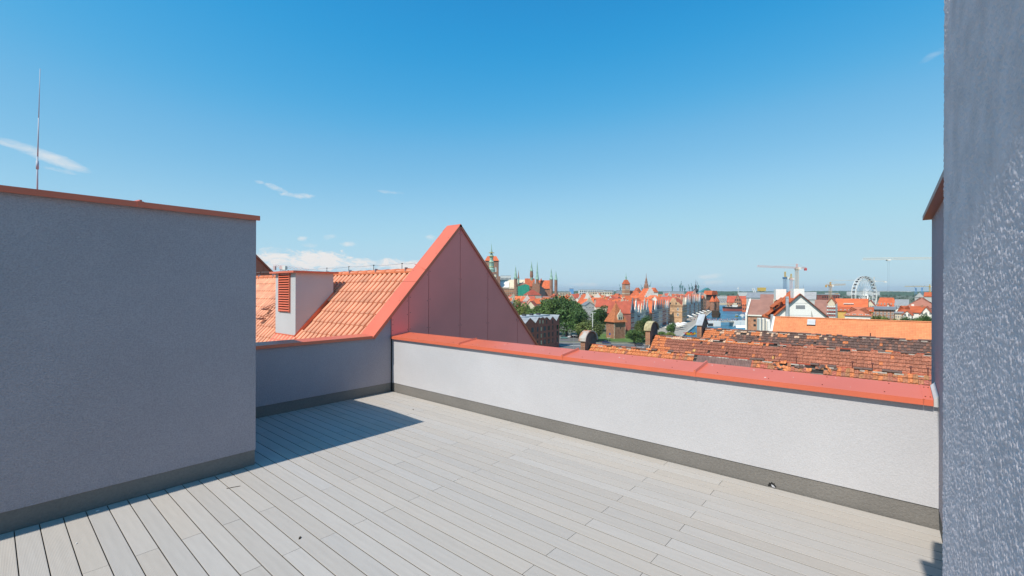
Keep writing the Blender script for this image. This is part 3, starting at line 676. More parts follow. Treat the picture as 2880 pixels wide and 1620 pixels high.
def granary(label, p, z, q1, q0, colf, holef, rows, cap, half, firew, CWt=.225, GAt=.345):
    t = thing('old_granary', label, 'granary', (p, q1 - 2, GZ))
    MB().prism([(p - half, q0, GZ), (p - half, q0, z - half), (p, q0, z - .12), (p + half, q0, z - half), (p + half, q0, GZ)], (0, q1 - q0, 0)).build('wall', BRICK, t, True)
    MB().prism([(p - half, q0, z - half + .02), (p, q0, z + .0), (p, q0, z - .05), (p - half, q0, z - half - .04)], (0, q1 - q0, 0)).build('roof_boarding', mat('dark_loft', (.025, .02, .018)), t, True)
    v, f, col = [], [], []; n = int((q1 - .15 - q0) / CWt); rng = random.Random(int(p * 10))
    bat = MB()
    for r in range(rows):
        for c in range(n):
            q = q1 - .15 - (c + 1) * CWt
            o = Vector((p, q, z)) - S45 * ((r + 1) * GAt - .02)
            if holef(r, q, rng): continue
            otile(v, f, col, o, CWt, GAt, colf(r, q, rng), rng.uniform(-.03, .03))
    for r in range(rows): 
        o = Vector((p, q0, z)) - S45 * ((r + 1) * GAt - .05) + N45 * .03; bat.bar(o, o + Vector((0, q1 - q0 - .1, 0)), .05, .04)
    me = bpy.data.meshes.new('roof_tiles'); org = parent_world(t)
    me.from_pydata([(a - org.x, b - org.y, c - org.z) for a, b, c in v], [], f); me.materials.append(OLDT)
    ca = me.color_attributes.new('tilecol', 'FLOAT_COLOR', 'POINT'); ca.data.foreach_set('color', [x for c in col for x in (*c, 1.0)])
    o = link('roof_tiles', me, t); o['kind'] = 'stuff'
    bat.build('battens', OLDB, t, True)
    MB().prism([(p, q0, z), (p + half, q0, z - half), (p + half, q0, z - half + .1), (p, q0, z + .1)], (0, q1 - q0, 0)).build('rear_slope', ROOF_R, t, True)
    # ridge tiles, each its own piece
    k = 9; vs = []
    for yy, rr in ((0, .15), (.47, .13)):
        for i in range(k): a = math.pi * (-.05 + 1.1 * i / (k - 1)); vs.append((math.cos(a) * rr, yy, math.sin(a) * rr * .75 + .02))
    fs = [(i + 1, i, k + i, k + i + 1) for i in range(k - 1)] + [tuple(range(k))]
    meshes = []
    for nm, cc in (('d', O_DARK), ('o', O_OLD), ('n', O_NEW)): meshes.append(MB().add(vs, fs).mesh('ridge_tile', mat('ridge_old_' + nm, cc, var=.3, vscale=6)))
    q = q0; i = 0
    while q < q1 - .5:
        rr = rng.random()
        if not holef(0, q, rng) and rr > cap:
            x = link('ridge_tile', meshes[0 if rng.random() < .75 else rng.choice((1, 2))], t, Vector((p + rng.uniform(-.04, .04), q, z + .03 + rng.uniform(0, .03))) - org)
            x.rotation_euler = (rng.uniform(-.06, .06), rng.uniform(-.15, .15), rng.uniform(-.1, .1)) if rng.random() < .95 else (.1, rng.uniform(-.4, .4), rng.uniform(-.4, .4))
        q += .45
    mb = MB(); q = q0
    while q < q1 - .4:
        l = rng.uniform(.2, .9); mb.box(p - .19, q, z - .06, p - .10, q + l, z - .005 + rng.uniform(0, .03)); q += l + rng.uniform(.3, 1.6)
    mo = mb.build('ridge_mortar', MORT, t, True); mo['kind'] = 'stuff'
    # firewall with raised end
    fw = MB().prism([(p - half - .1, q1, z - half - .1), (p, q1, z + .16), (p + half + .1, q1, z - half - .1), (p + half + .1, q1, GZ), (p - half - .1, q1, GZ)], (0, .45, 0)).build('firewall', RENDERD, t, True)
    MB().prism([(p - half, q1 - .03, z - half + .06), (p - .55, q1 - .03, z - .49), (p - .55, q1 - .03, z - .40), (p - half, q1 - .03, z - half + .15)], (0, .05, 0)).build('flashing', MORT, t, True)
    hw, hh, dp, style, capm = firew
    x0, x1 = p - hw, p + hw; y0 = q1 - .05; y1 = q1 + dp
    body = MB().box(x0, y0 + .004, z - 1.2, x1, y1, z + hh - hw * .55); 
    b2 = body.build('end_pillar', RENDERD, t, True)
    # lit brick side of the pillar: courses with recessed joints
    zc = z - 1.2; kk = 0
    bm = {}
    while zc < z + hh - hw * .55 - .09:
        q = y0 + (.0 if kk % 2 else -.12)
        while q < y1:
            a_, b_ = max(q, y0), min(q + .26, y1)
            if b_ - a_ > .03: MB().box(x0 - .03, a_ + .01, zc, x0 + .0, b_ - .01, zc + .085).build('brick', BRICKP if (kk * 7 + int(q * 9)) % 3 else BRICK, b2, False) if False else bm.setdefault((kk + int(q * 9)) % 2, MB()).box(x0 - .03, a_ + .01, zc, x0 + .0, b_ - .01, zc + .085)
            q += .27
        zc += .1; kk += 1
    for key, m_ in bm.items(): bo = m_.build('brick_courses', BRICKP if key else BRICK, b2, True); bo['kind'] = 'stuff'
    zt = z + hh - hw * .55; ov = .16; cp = []
    if style == 'arch':
        nn = 10
        for i in range(nn + 1): a = math.pi * i / nn; cp.append((p - (hw + ov) * math.cos(a), zt + hw * .95 * math.sin(a)))
        inner = [(p - (hw + ov - .09) * math.cos(math.pi * i / nn), zt - .04 + (hw * .95 - .06) * math.sin(math.pi * i / nn)) for i in range(nn, -1, -1)]
        fillp = [(p - hw * math.cos(math.pi * i / nn), zt - .01 + (hw * .95 - .07) * math.sin(math.pi * i / nn)) for i in range(nn + 1)]
    else:
        cp = [(p - hw - ov, zt - ov * .9), (p, zt + hw * 1.0), (p + hw + ov, zt - ov * .9)]
        inner = [(x, zz - .1) for x, zz in reversed(cp)]; fillp = [(p - hw, zt - .01), (p, zt + hw * .92), (p + hw, zt - .01)]
    # curved metal cap, built strip by strip
    mb = MB(); m = len(cp)
    inn = inner[::-1]
    for i in range(m - 1):
        mb.prism([(cp[i][0], y0 - .12, cp[i][1]), (cp[i + 1][0], y0 - .12, cp[i + 1][1]), (inn[i + 1][0], y0 - .12, inn[i + 1][1]), (inn[i][0], y0 - .12, inn[i][1])], (0, y1 - y0 + .24, 0))
    mb.build('cap', capm, t, True)
    MB().prism([(x, y0 + .006, zz) for x, zz in fillp], (0, y1 - y0 - .012, 0)).build('cap_infill', RENDERD, t, True)
    return t
P1, P2, P3, P4 = 35.0, 45.5, 57.5, 88.0
Z1, Z2, Z3, Z4 = 2 - .1395 * P1, 2 - .1048 * P2, 2 - .0820 * P3, 2 - .0512 * P4
def qx(p, x): return p * ratio(x, 960)
def col1(r, q, g):
    x_l = qx(P1, 1905)
    if q > x_l: return O_NEW if g.random() < .80 else (.62, .27, .10) if g.random() < .8 else O_OLD
    return O_NEW if g.random() < .2 else O_YEL if g.random() < .02 else tuple(x * g.uniform(.85, 1.2) for x in (.40, .15, .08))
def hole1(r, q, g):
    a, b = qx(P1, 2200), qx(P1, 2345)
    if b < q < a and r in (0, 1, 2) and not (qx(P1, 2285) < q < qx(P1, 2215) and r > 0): return g.random() < .88
    if qx(P1, 2118) < q < qx(P1, 1962) and r < 9: return True
    return g.random() < .012
def col2(r, q, g):
    if q > qx(P2, 1872) - r * .25 and g.random() < .85: return O_NEW
    n = .5 + .5 * math.sin(q * 1.1 + r * .7) * math.sin(q * .37 + 1)
    if r == 0 and q > qx(P2, 2180): return O_NEW if n > .35 else O_PALE
    if g.random() < .012: return O_NEW
    if g.random() < .01: return O_YEL
    k = .85 + .3 * g.random() + .25 * (n - .5); c = O_OLD if q > qx(P2, 2250) else (.40, .15, .088)
    return tuple(x * k for x in c)
def hole2(r, q, g):
    if r == 0: return (qx(P2, 2035) < q < qx(P2, 2010)) or (qx(P2, 2400) < q < qx(P2, 2365)) or (qx(P2, 2218) < q < qx(P2, 2150) and g.random() < .6)
    return g.random() < .003
def col3(r, q, g):
    if q > qx(P3, 2020) - r * .5: return O_NEW if g.random() < .9 else O_DARK
    if r <= 1 and q > qx(P3, 2330): return O_NEW if math.sin(q * 2.3) > .35 else (O_PALE if g.random() < .3 else O_DARK)
    n = math.sin(q * .9 + r) * math.sin(q * 2.1 + 2 * r)
    if n > .93 or g.random() < .012: return O_NEW
    k = .8 + .5 * g.random(); c = O_DARK if g.random() < .7 else (.24, .115, .08)
    return tuple(x * k for x in c)
def hole3(r, q, g): return (r == 1 and qx(P3, 2105) < q < qx(P3, 2090)) or g.random() < .004
granary('nearest old granary roof with broken brown and orange tiles and a rusty arched end pillar', P1, Z1, qx(P1, 1660), -6, col1, hole1, 10, .3, 4.6, (.95, .92, .42, 'arch', RUST))
granary('middle old granary roof of weathered red-brown tiles with a lichen-covered arched end pillar', P2, Z2, qx(P2, 1838), -7, col2, hole2, 13, .45, 5.2, (1.0, 1.15, .45, 'arch', LICH))
granary('farthest old granary roof, blackened tiles, with a grey pointed end pillar', P3, Z3, qx(P3, 1980), -8, col3, hole3, 14, .15, 5.8, (1.12, 1.3, .5, 'point', LEADC))
def extras():
    t = thing('corrugated_sheet', 'dark brown corrugated sheet patching the nearest granary roof', 'roof sheet', (P1 - 1.5, qx(P1, 2040), Z1 - 1.5))
    a, b = qx(P1, 2116), qx(P1, 1964); n = int((b - a) / .055); vs = []; fs = []
    for i in range(n + 1):
        q = a + (b - a) * i / n; h = .04 * (1 if i % 4 in (0, 1) else 0)
        for s in (.10, 3.2): o = Vector((P1, q, Z1)) - S45 * s + N45 * (.08 + h); vs.append(o)
    for i in range(n): fs.append((2 * i, 2 * i + 1, 2 * i + 3, 2 * i + 2))
    mb = MB(); mb.add(vs, fs); mb.build('sheet', mat('brown_sheet', (.17, .10, .085), var=.2, vscale=2.5, rough=.7), t, True)
    # slipped ridge tiles and loose tiles on the broken spot
    for i in range(16):
        q = random.uniform(qx(P1, 2350), qx(P1, 2180)); o = Vector((P1 - random.uniform(0, .5), q, 0)); o.z = Z1 - (P1 - o.x) + .1
        x = MB().prism([(-.12, -.15, 0), (.12, -.15, 0), (.12, .18, .02), (-.12, .18, .02)], (0, 0, .025)).build('loose_tile', MATS['ridge_old_n'] if i % 2 else MATS['ridge_old_d'])
        x.location = o; x.rotation_euler = (random.uniform(-.3, .3), -.7 + random.uniform(-.4, .4), random.uniform(-1, 1)); tag(x, 'loose tile lying on the broken ridge of the nearest granary roof', 'roof tile', 'loose tiles on the broken ridge')
    for px in (2178, 2240, 2398, 2454, 2562, 2625):
        q = qx(P1, px) if px < 2600 else qx(P1, 2610); x = MB().cone((0, 0, -.2), (0, 0, .30), .03, .03, 6).cone((0, 0, .30), (0, 0, .40), .075, .06, 6).build('vent_pin', MATS['bracket_metal'])
        x.location = (P1 - .02, q, Z1 + .1); tag(x, 'small dark metal pin standing on the nearest granary ridge', 'pin', 'pins on the nearest granary ridge')
    q = qx(P3, 2448); x = MB().cone((0, 0, -.2), (0, 0, .5), .06, .05, 6).build('vent_pipe', MATS['bracket_metal']); x.location = (P3, q, Z3); tag(x, 'short rusty pipe on the farthest granary ridge', 'pipe')
extras()
# long new orange tile roof beyond
def orange_roof():
    p, z, half = P4, Z4, 7.0; q1 = p * ratio(2180, 892); q0 = -14
    t = thing('long_roof_house', 'long low building with a fresh even orange tile roof behind the old granaries', 'building', (p, q1 - 5, GZ))
    MB().prism([(p - half, q0, GZ), (p - half, q0, z - half), (p, q0, z - .1), (p + half, q0, z - half), (p + half, q0, GZ)], (0, q1 - q0, 0)).build('wall', W_WHITE, t, True)
    NT = mat('fresh_orange_tile', (.68, .24, .10), var=.06, vscale=.6, rough=.7, island=.08)
    mb = MB(); cw, ga = .30, .33
    for r in range(17):
        for c in range(int((q1 - q0) / cw)):
            q = q1 - (c + 1) * cw; o = Vector((p, q, z)) - S45 * ((r + 1) * ga); v = []
            for s, h in ((0, .045), (ga + .03, .02)):
                for u, hh in ((0, 0), (.35, .04), (.7, 0), (1, 0)): v.append(o + S45 * s + N45 * (h + hh) + Vector((0, u * cw, 0)))
            for u, hh in ((0, 0), (.35, .04), (.7, 0), (1, 0)): v.append(o + N45 * (.005 + hh) + Vector((0, u * cw, 0)))
            mb.add(v, [(i + 1, i, i + 4, i + 5) for i in range(3)] + [(i, i + 1, i + 9, i + 8) for i in range(3)])
    o = mb.build('roof_tiles', NT, t, True); o['kind'] = 'stuff'
    MB().prism([(p, q0, z), (p, q0, z + .08), (p + half, q0, z - half + .08), (p + half, q0, z - half)], (0, q1 - q0, 0)).build('rear_slope', NT, t, True)
    k = 7; vs = []
    for yy, rr in ((0, .16), (.46, .14)):
        for i in range(k): a = math.pi * i / (k - 1); vs.append((math.cos(a) * rr, yy, math.sin(a) * rr * .8 + .03))
    rm = MB().add(vs, [(i + 1, i, k + i, k + i + 1) for i in range(k - 1)]).mesh('ridge_tile', NT)
    q = q0
    while q < q1 - .4: link('ridge_tile', rm, t, Vector((p, q, z + .03)) - parent_world(t)); q += .45
    qa = p * ratio(2284, 915); o = Vector((p, qa, z)) - S45 * 1.6
    sk = MB().prism([o + N45 * .1 + Vector((0, -.55, 0)), o + N45 * .1 + Vector((0, .55, 0)), o + S45 * 1.0 + N45 * .35 + Vector((0, .55, 0)), o + S45 * 1.0 + N45 * .35 + Vector((0, -.55, 0))], N45 * .12).build('skylight', LEADC, t, True)
    MB().prism([o + N45 * .04 - S45 * .05 + Vector((0, -.6, 0)), o + N45 * .04 - S45 * .05 + Vector((0, .6, 0)), o + N45 * .22 + Vector((0, .6, 0)), o + N45 * .22 + Vector((0, -.6, 0))], -S45 * .04).build('opening', DARKM, sk, True)
    MB().prism([(p - half, q1 + .0, z - half), (p, q1 + .0, z + .12), (p + half, q1, z - half), (p + half, q1, GZ), (p - half, q1, GZ)], (0, .3, 0)).build('gable', W_WHITE, t, True)
orange_roof()
# ================================================================== trees
import numpy as np
LEAF = {}
def leaf_mat(key, c):
    m = mat(key, c, var=.35, vscale=.25, rough=.6, island=.45, rand=.15, spec=.3); LEAF[key] = m; return m
L_DK, L_MD, L_YL, L_OL = leaf_mat('dark_leaf', (.065, .125, .032)), leaf_mat('mid_leaf', (.095, .16, .038)), leaf_mat('yellow_leaf', (.20, .24, .055)), leaf_mat('olive_leaf', (.11, .14, .036))
BARK = mat('bark', (.10, .075, .055), var=.3, vscale=2)
def crown_mesh(seed, m, nlobe=16, nleaf=3400, size=.05, flat=.9, droop=False):
    rng = np.random.default_rng(seed); lob = []
    for i in range(nlobe):
        d = rng.normal(size=3); d /= np.linalg.norm(d); r = rng.uniform(.25, .72)
        c = d * r * np.array([1, 1, flat]); c[2] = max(c[2], -.62); lob.append((c, rng.uniform(.22, .40)))
    lob.append((np.array([0, 0, .1]), .55))
    w = np.array([l[1] ** 2 for l in lob]); w /= w.sum(); V = []; F = []
    idx = rng.choice(len(lob), nleaf, p=w)
    for k in idx:
        c, R = lob[k]; d = rng.normal(size=3); d /= np.linalg.norm(d)
        if d[2] < -.3 and rng.random() < .3: d[2] *= -1
        p = c + d * R * rng.uniform(.72, 1.08)
        if droop: p[2] -= .25 * rng.random() ** 2
        n = d + rng.normal(size=3) * .55; n /= np.linalg.norm(n)
        a = np.cross(n, rng.normal(size=3)); a /= np.linalg.norm(a); b = np.cross(n, a); s = size * rng.uniform(.6, 1.5); l = s * (1.6 if droop else 1.0)
        o = len(V)
        V += [tuple(p - a * s * .6), tuple(p - b * l + n * s * .15), tuple(p + a * s * .6), tuple(p + b * l + n * s * .15)]; F.append((o, o + 1, o + 2, o + 3))
    me = bpy.data.meshes.new('crown'); me.from_pydata(V, [], F); me.materials.append(m); return me
CROWNS = {}
def crown(kind, var):
    k = (kind, var)
    if k not in CROWNS:
        m = {'d': L_DK, 'm': L_MD, 'y': L_YL, 'o': L_OL}[kind]
        CROWNS[k] = crown_mesh(var * 17 + ord(kind), m, 17 + var * 2, 5200, .043, 1.0, kind == 'y')
    return CROWNS[k]
def tree(name, label, x, D, top_y, half_px, kind='m', var=0, low=.22, group=None, asp=None):
    h = hz(top_y, D, x); r = half_px / FOC * D; t = thing(name, label, 'tree' if 'tree' in name or 'willow' in name else 'shrub', cf(x, D), random.uniform(0, 6), group)
    r *= 1.2; rz = min(h * (1 - low) / 2, 1.3 * r) * 1.12; zc = h - rz * .86
    mb = MB(); mb.cone((0, 0, -.2), (.1, 0, h * .35), .045 * r + .15, .03 * r + .1, 8)
    mb.cone((.1, 0, h * .35), (-.1, .1, h * .8), .03 * r + .1, .05, 7)
    for i in range(5):
        a = i * 1.26 + var; mb.cone((.08, 0, h * (.25 + .06 * i)), (math.cos(a) * r * .6, math.sin(a) * r * .6, h * (.5 + .07 * i)), .02 * r + .08, .04, 6)
    mb.build('trunk', BARK, t)
    o = link('crown', crown(kind, var), t, (0, 0, zc)); o.scale = (r, r, rz); o.rotation_euler = (0, 0, var * 1.3); return t
tree('broad_tree', 'largest dark green tree behind the car park, right part of the clump', 1594, 262, 819, 52, 'd', 0, .02)
tree('broad_tree', 'tall dark green tree just left of the largest one, behind the brick apartments', 1547, 268, 826, 46, 'm', 1, .02)
tree('broad_tree', 'lower dark tree filling the right foot of the big clump', 1626, 250, 856, 38, 'd', 2, .0)
tree('broad_tree', 'round green tree between the big clump and the brick tower', 1690, 292, 860, 32, 'd', 1, .05)
tree('broad_tree', 'olive green tree standing on the grass left of the brick tower', 1668, 238, 894, 50, 'o', 0, .0)
tree('willow', 'pale yellow-green willow beside the red gable edge', 1456, 290, 846, 32, 'y', 0, .0)
tree('broad_tree', 'small dark tree right of the willow above the grey roof', 1486, 286, 858, 23, 'o', 1, .0)
tree('broad_tree', 'mid green tree third from the red gable edge above the grey roof', 1510, 282, 852, 27, 'm', 2, .0)
tree('broad_tree', 'bushy tree behind the right corner of the brick apartments', 1528, 264, 864, 26, 'm', 0, .05)
tree('broad_tree', 'tall bushy tree in front of the quay townhouses', 1818, 236, 886, 30, 'd', 2, .0)
tree('broad_tree', 'lower bushy tree left of the one before the quay townhouses', 1798, 232, 905, 18, 'o', 2, .05)
tree('shrub', 'dense round green bush on the lawn right of the brick tower', 1784, 226, 924, 27, 'm', 1, 0)
tree('broad_tree', 'small round dark tree beside the white parasols', 1889, 262, 904, 15, 'd', 0, .1)
tree('shrub', 'long low bush left of the small round tree on the bank', 1862, 256, 931, 14, 'm', 2, 0)
tree('shrub', 'bright green hedge bush at the foot of the small round tree', 1884, 254, 934, 18, 'y', 1, 0)
tree('broad_tree', 'small tree on the far bank beside the timber port crane', 2012, 700, 840, 9, 'm', 0, .1)
tree('shrub', 'green bush beside the white market awning at the right bridge end', 2104, 300, 913, 9, 'm', 1, 0)
for i, (x, D, ty, hp, k) in enumerate(((2464, 128, 880, 19, 'o'), (2489, 124, 889, 19, 'y'), (2516, 122, 892, 19, 'm'), (2553, 126, 884, 22, 'd'), (2580, 123, 888, 18, 'm'), (2606, 126, 882, 20, 'd'))):
    tree('broad_tree', GROUP_ORD[i] + ' from the left of the tree tops rising behind the long orange roof', x, D, ty, hp, k, i % 3, .3, 'trees behind the long orange roof')

# ================================================================== brick apartments with zigzag roof
def zigzag():
    A = XY((1573 - 1440) / FOC * 212, 212); B = XY((1440 - 1440) / FOC * 181, 181)
    v = A - B; L_ = v.length; ang = math.atan2(v.y, v.x)
    t = thing('apartment_block', 'dark red brick apartment block with a zigzag grey metal roof below the gable', 'building', (B.x, B.y, GZ), ang)
    def s_of(x):                                  # pixel column -> run along the facade
        lo, hi = -10.0, L_ + 10
        for _ in range(40):
            m = (lo + hi) / 2; p = B + v.normalized() * m - CAMP; px = 1440 + FOC * p.dot(RGT) / p.dot(FWD)
            lo, hi = (m, hi) if px < x else (lo, m)
        return lo
    def z_at(x, y): s = s_of(x); p = B + v.normalized() * s - CAMP; return hz(y, p.dot(FWD), x)
    pk = [(1573, 886), (1564.7, 903), (1554, 890.5), (1546.5, 900), (1537.6, 892), (1531, 896), (1526.5, 892), (1520, 895.5), (1515, 893), (1506, 909), (1490.7, 894.5), (1477, 911), (1462, 896), (1448, 912), (1436, 897)]
    prof = [(s_of(x), z_at(x, y)) for x, y in pk]
    poly = [(s, 0, z) for s, z in prof] + [(prof[-1][0], 0, 0), (prof[0][0], 0, 0)]
    dp = 13.0
    MB().prism([(s, 0, z - .05) for s, z in prof] + [(prof[-1][0], 0, 0), (prof[0][0], 0, 0)], (0, 1.2, 0)).build('wall', BRICKD, t)
    s0, s1 = prof[-1][0], prof[0][0]; top = max(z for _, z in prof)
    MB().box(s0 + .02, 1.2, 0, s1 - .02, dp, top - 4.2).build('rear_block', BRICKD, t)
    MB().box(s0, 5.0, top - 4.4, s1, dp, top - .05).build('flat_roof', mat('pale_zinc', (.46, .47, .47), rough=.5, var=.1, vscale=.3), t)
    ZN = mat('zinc_roof', (.30, .32, .34), rough=.45, var=.12, vscale=.4)
    for (sa, za), (sb, zb) in zip(prof, prof[1:]):
        MB().prism([(sa, -.15, za), (sb, -.15, zb), (sb, -.15, zb + .12), (sa, -.15, za + .12)], (0, 5.3, 0)).build('roof_slope', ZN, t)
        n = 4
        for k in range(1, n):
            f = k / n; x = sa + (sb - sa) * f; z = za + (zb - za) * f; MB().box(x - .04, -.15, z + .1, x + .04, 5.0, z + .22).build('standing_seam', ZN, t)
    for k in range(6):
        s = s0 + (k + .6) * (s1 - s0) / 6.5; MB().box(s - .7, 7.5, top - .05, s + .7, 9.0, top + .75).build('roof_unit', IRON, t)
    cols = [(1461, 1), (1473, 1), (1486, .8), (1498, 1.5), (1512.5, .9), (1522.7, .9), (1532, 1.6), (1544, 1.3), (1555, .8), (1568, 1.2)]
    zr = z_at(1568, 925.5)
    for j in range(5):
        for i, (x, w_) in enumerate(cols):
            z = zr - j * 3.02
            if z < .5: continue
            s = s_of(x); o = link('window', WINB if (i * 3 + j * 5) % 5 == 0 else WIND, t, (s, -.02, z)); o.scale = (w_ * 1.25, .2, 2.1)
            o.location.y = .06
    for x in (1518.6, 1527, 1537.6, 1555): s = s_of(x); o = link('window', WIND if x > 1530 else WINB, t, (s, .06, z_at(x, 911))); o.scale = (1.0, .2, 1.9)
zigzag()

# ================================================================== medieval brick tower with pyramid roof
def brick_tower():
    D = 250; x0, x1 = 1707, 1768; w = wpx(1707, 1745, D); cx = 1732; h = hz(903, D, 1730); ap = hz(852, D, 1730)
    t = thing('brick_tower', 'square medieval brick tower with a steep orange pyramid roof and white dormer', 'tower', cf(cx, D + w / 2), YAW + .42)
    k = w / 2
    MB().box(-k, -k, 0, k, k, h).build('wall', BRICK, t)
    for sx, sy in ((-1, -1), (1, -1)):
        for j in range(14): MB().box(sx * k - .35 * (sx > 0) - .05 * (sx < 0), -k - .06, j * h / 14, sx * k + .05 * (sx > 0) + .35 * (sx < 0), -k + .3, j * h / 14 + h / 28).build('quoin', W_CREAM, t)
    rf = MB().lathe([((k + .9) * 1.414, h - .6), ((k + .1) * 1.414, h + 1.2), (k * 1.414 * .55, h + (ap - h) * .50), (.2, ap)], (0, 0), 4, math.pi / 4).build('roof', mat('tower_tile', (.45, .15, .06), var=.2, vscale=1.2), t)
    MB().lathe([(.12, ap - .2), (.2, ap + .3), (.04, ap + 1.6)], (0, 0), 6).build('finial', IRON, rf)
    dm = MB(); zz = h + .4; dm.box(-1.7, -k - .35, zz, 1.7, -k * .3, zz + 2.7); dm.prism([(-1.9, -k - .45, zz + 2.7), (-1.1, -k - .45, zz + 4.2), (-.4, -k - .45, zz + 4.6), (0, -k - .45, zz + 6.0), (.4, -k - .45, zz + 4.6), (1.1, -k - .45, zz + 4.2), (1.9, -k - .45, zz + 2.7)], (0, .5, 0))
    d = dm.build('dormer', W_CREAM, t)
    for sx in (-.62, .62):
        MB().prism([(sx - .38, -k - .40, zz + .5), (sx + .38, -k - .40, zz + .5), (sx + .38, -k - .40, zz + 1.7), (sx, -k - .40, zz + 2.1), (sx - .38, -k - .40, zz + 1.7)], (0, .06, 0)).build('window', IRON, d)
    window(t, .4, -k - .01, h * .55, .5, 1.0, 'y-', WIND)
brick_tower()

# ================================================================== quay row of gabled townhouses
DQ = Vector((.494, .869)); NQ = Vector((.869, -.494)); PSI = math.atan2(NQ.x, -NQ.y)
def qrow(s, t): c = Vector((70, 262)) + DQ * s - NQ * t; return XY(c.x, c.y)
row_wall = [W_GREYW, BRICKD, W_DARK, W_CREAM, W_PINK, BRICK, W_DARK, W_GREYW, BRICKD]
styles = ['spike', 'curve', 'step', 'spike', 'curve', 'point']
wl = {id(W_GREYW): 'grey', id(BRICKD): 'dark brick', id(W_DARK): 'slate-blue', id(W_CREAM): 'cream', id(W_PINK): 'rose', id(BRICK): 'red brick', id(W_WHITE): 'white', id(W_OCHRE): 'ochre'}
s = 0.0; i = 0
rngq = random.Random(5)
gate_s = 128.0
while s < 380:
    w_ = rngq.uniform(6.5, 9.0) if s < gate_s else rngq.uniform(8, 12)
    if s < gate_s < s + w_: s = gate_s + 26; continue
    if 39 < s < 56: s = 56; continue
    e = rngq.uniform(11.5, 14.5); r = e + w_ * rngq.uniform(.62, .85); wm = row_wall[rngq.randrange(len(row_wall))]; st = styles[rngq.randrange(len(styles))]
    far = s > gate_s
    lab = f"{GROUP_ORD[i]} gabled {wl[id(wm)]} townhouse counting away along the riverside row"
    house('townhouse', lab, 'townhouse', qrow(s + w_ / 2, 7.0), w_ - .05, 14, e, r, wm, ROOF_O if rngq.random() < .8 else ROOF_R, 'y', PSI, 'riverside townhouses',
          win=(3, 4 if not far else 3, 1.3, 2.1, 2.2, 3.0), gable=st, gmat=rngq.choice((W_WHITE, W_CREAM, W_GREYW, W_PINK, BRICK, W_GREYW, W_DARK)), chim=1 if rngq.random() < .5 else 0)
    s += w_; i += 1
# tall church-like brick gable standing out of the row
house('brick_gable_house', 'tall orange brick gable end facing the lawn in the middle of the riverside row', 'townhouse', qrow(48, 9), 15.5, 17, 11.5, 21.5, BRICK, ROOF_O, 'x', PSI, win=(3, 3, 1.0, 2.0, 3, 3.2), sides=('x-',), wmesh=WIND)
# renaissance gate building
def gate():
    t = thing('gate_house', 'tall sandstone-coloured renaissance gate building with a scrolled gable on the quay', 'building', qrow(gate_s + 13, -2.0), YAW + PSI)
    SAND = mat('gate_stone', (.55, .34, .19), var=.2, vscale=.6); w_, d, e, r = 25, 14, 14.0, 20.5
    MB().box(-w_ / 2, -d / 2, 0, w_ / 2, d / 2, e).build('wall', SAND, t)
    for z in (4.6, 9.2, 13.5): MB().box(-w_ / 2 - .25, -d / 2 - .25, z, w_ / 2 + .25, d / 2 + .25, z + .5).build('cornice', SAND, t)
    rf = MB().prism([(-w_ / 2 + .6, -d / 2 - .4, e), (-w_ / 2 + .6, 0, r), (-w_ / 2 + .6, d / 2 + .4, e)], (w_ - 1.2, 0, 0)).build('roof', ROOF_O, t)
    for x in (-w_ / 2 - .05, w_ / 2 - .45):
        pl = gable_poly('curve', d, e + .5, r - 1, 1.6); MB().prism([(x, u, z) for u, z in pl], (.5, 0, 0)).build('gable', SAND, t)
    for x in (-7, 0, 7):
        pl = gable_poly('spike', 5.5, e + .5, r - 2, 1.2); MB().prism([(x + u, -d / 2 - .3, z) for u, z in pl], (0, .5, 0)).build('dormer_gable', W_CREAM, t)
    for u in (-3.6, 3.6):
        for z in (10.3, 5.8): window(t, -w_ / 2 - .02, u, z, 1.5, 2.4, 'x-', WINW)
    for u in (-2.2, 2.2): window(t, -w_ / 2 - .06, u, e + 1.4, 1.0, 1.6, 'x-', WIND)
    for k in range(7):
        for z in (1.5, 5.8, 10.3): window(t, -10.5 + k * 3.5, -d / 2 - .02, z, 1.6, 2.4, 'y-', WINW)
gate()
# medieval timber port crane
def port_crane():
    D = 610; t = thing('timber_crane_gate', 'huge medieval timber port crane between brick towers at the far end of the quay', 'port crane', cf(1996, D), YAW + .5)
    DK = mat('black_timber', (.06, .042, .034), var=.2, vscale=.3)
    def H(y): return hz(y, D, 1996)
    k = D / FOC
    MB().box(-11 * k, -7, 0, 1 * k, 7, H(845)).build('wall', BRICK, t)
    MB().prism([(-2 * k, -6, 0), (9 * k, -6, 0), (14 * k, -6, H(828)), (-5 * k, -6, H(828))], (0, 12, 0)).build('timber_body', DK, t)
    MB().prism([(-9 * k, -6.5, H(829)), (-5 * k, -6.5, H(817.5)), (13 * k, -6.5, H(818)), (18 * k, -6.5, H(828.5))], (0, 13, 0)).build('roof', ROOF_O, t)
    for sx, rr in ((-13, 7), (4, 8)):
        MB().lathe([(rr * k, 0), (rr * k, H(848)), (rr * k * 1.12, H(848)), (.1, H(833))], (sx * k, -9), 10).build('round_tower', BRICK, t)
        MB().lathe([(rr * k * 1.18, H(848) + .02), (.15, H(832))], (sx * k, -9), 10).build('tower_roof', ROOF_O, t)
    MB().bar((9 * k, -7, H(835)), (20 * k, -7, H(830)), .6).build('jib', DK, t)
port_crane()
t = house('brick_granary', 'narrow orange brick gate tower standing among the far quay houses', 'tower', cf(1968, 560), wpx(1960, 1977, 560), 12, hz(845, 560), hz(832, 560), BRICKP, ROOF_O, 'y', .5, win=(2, 4, 1, 2, 3, 4), wmesh=WIND)
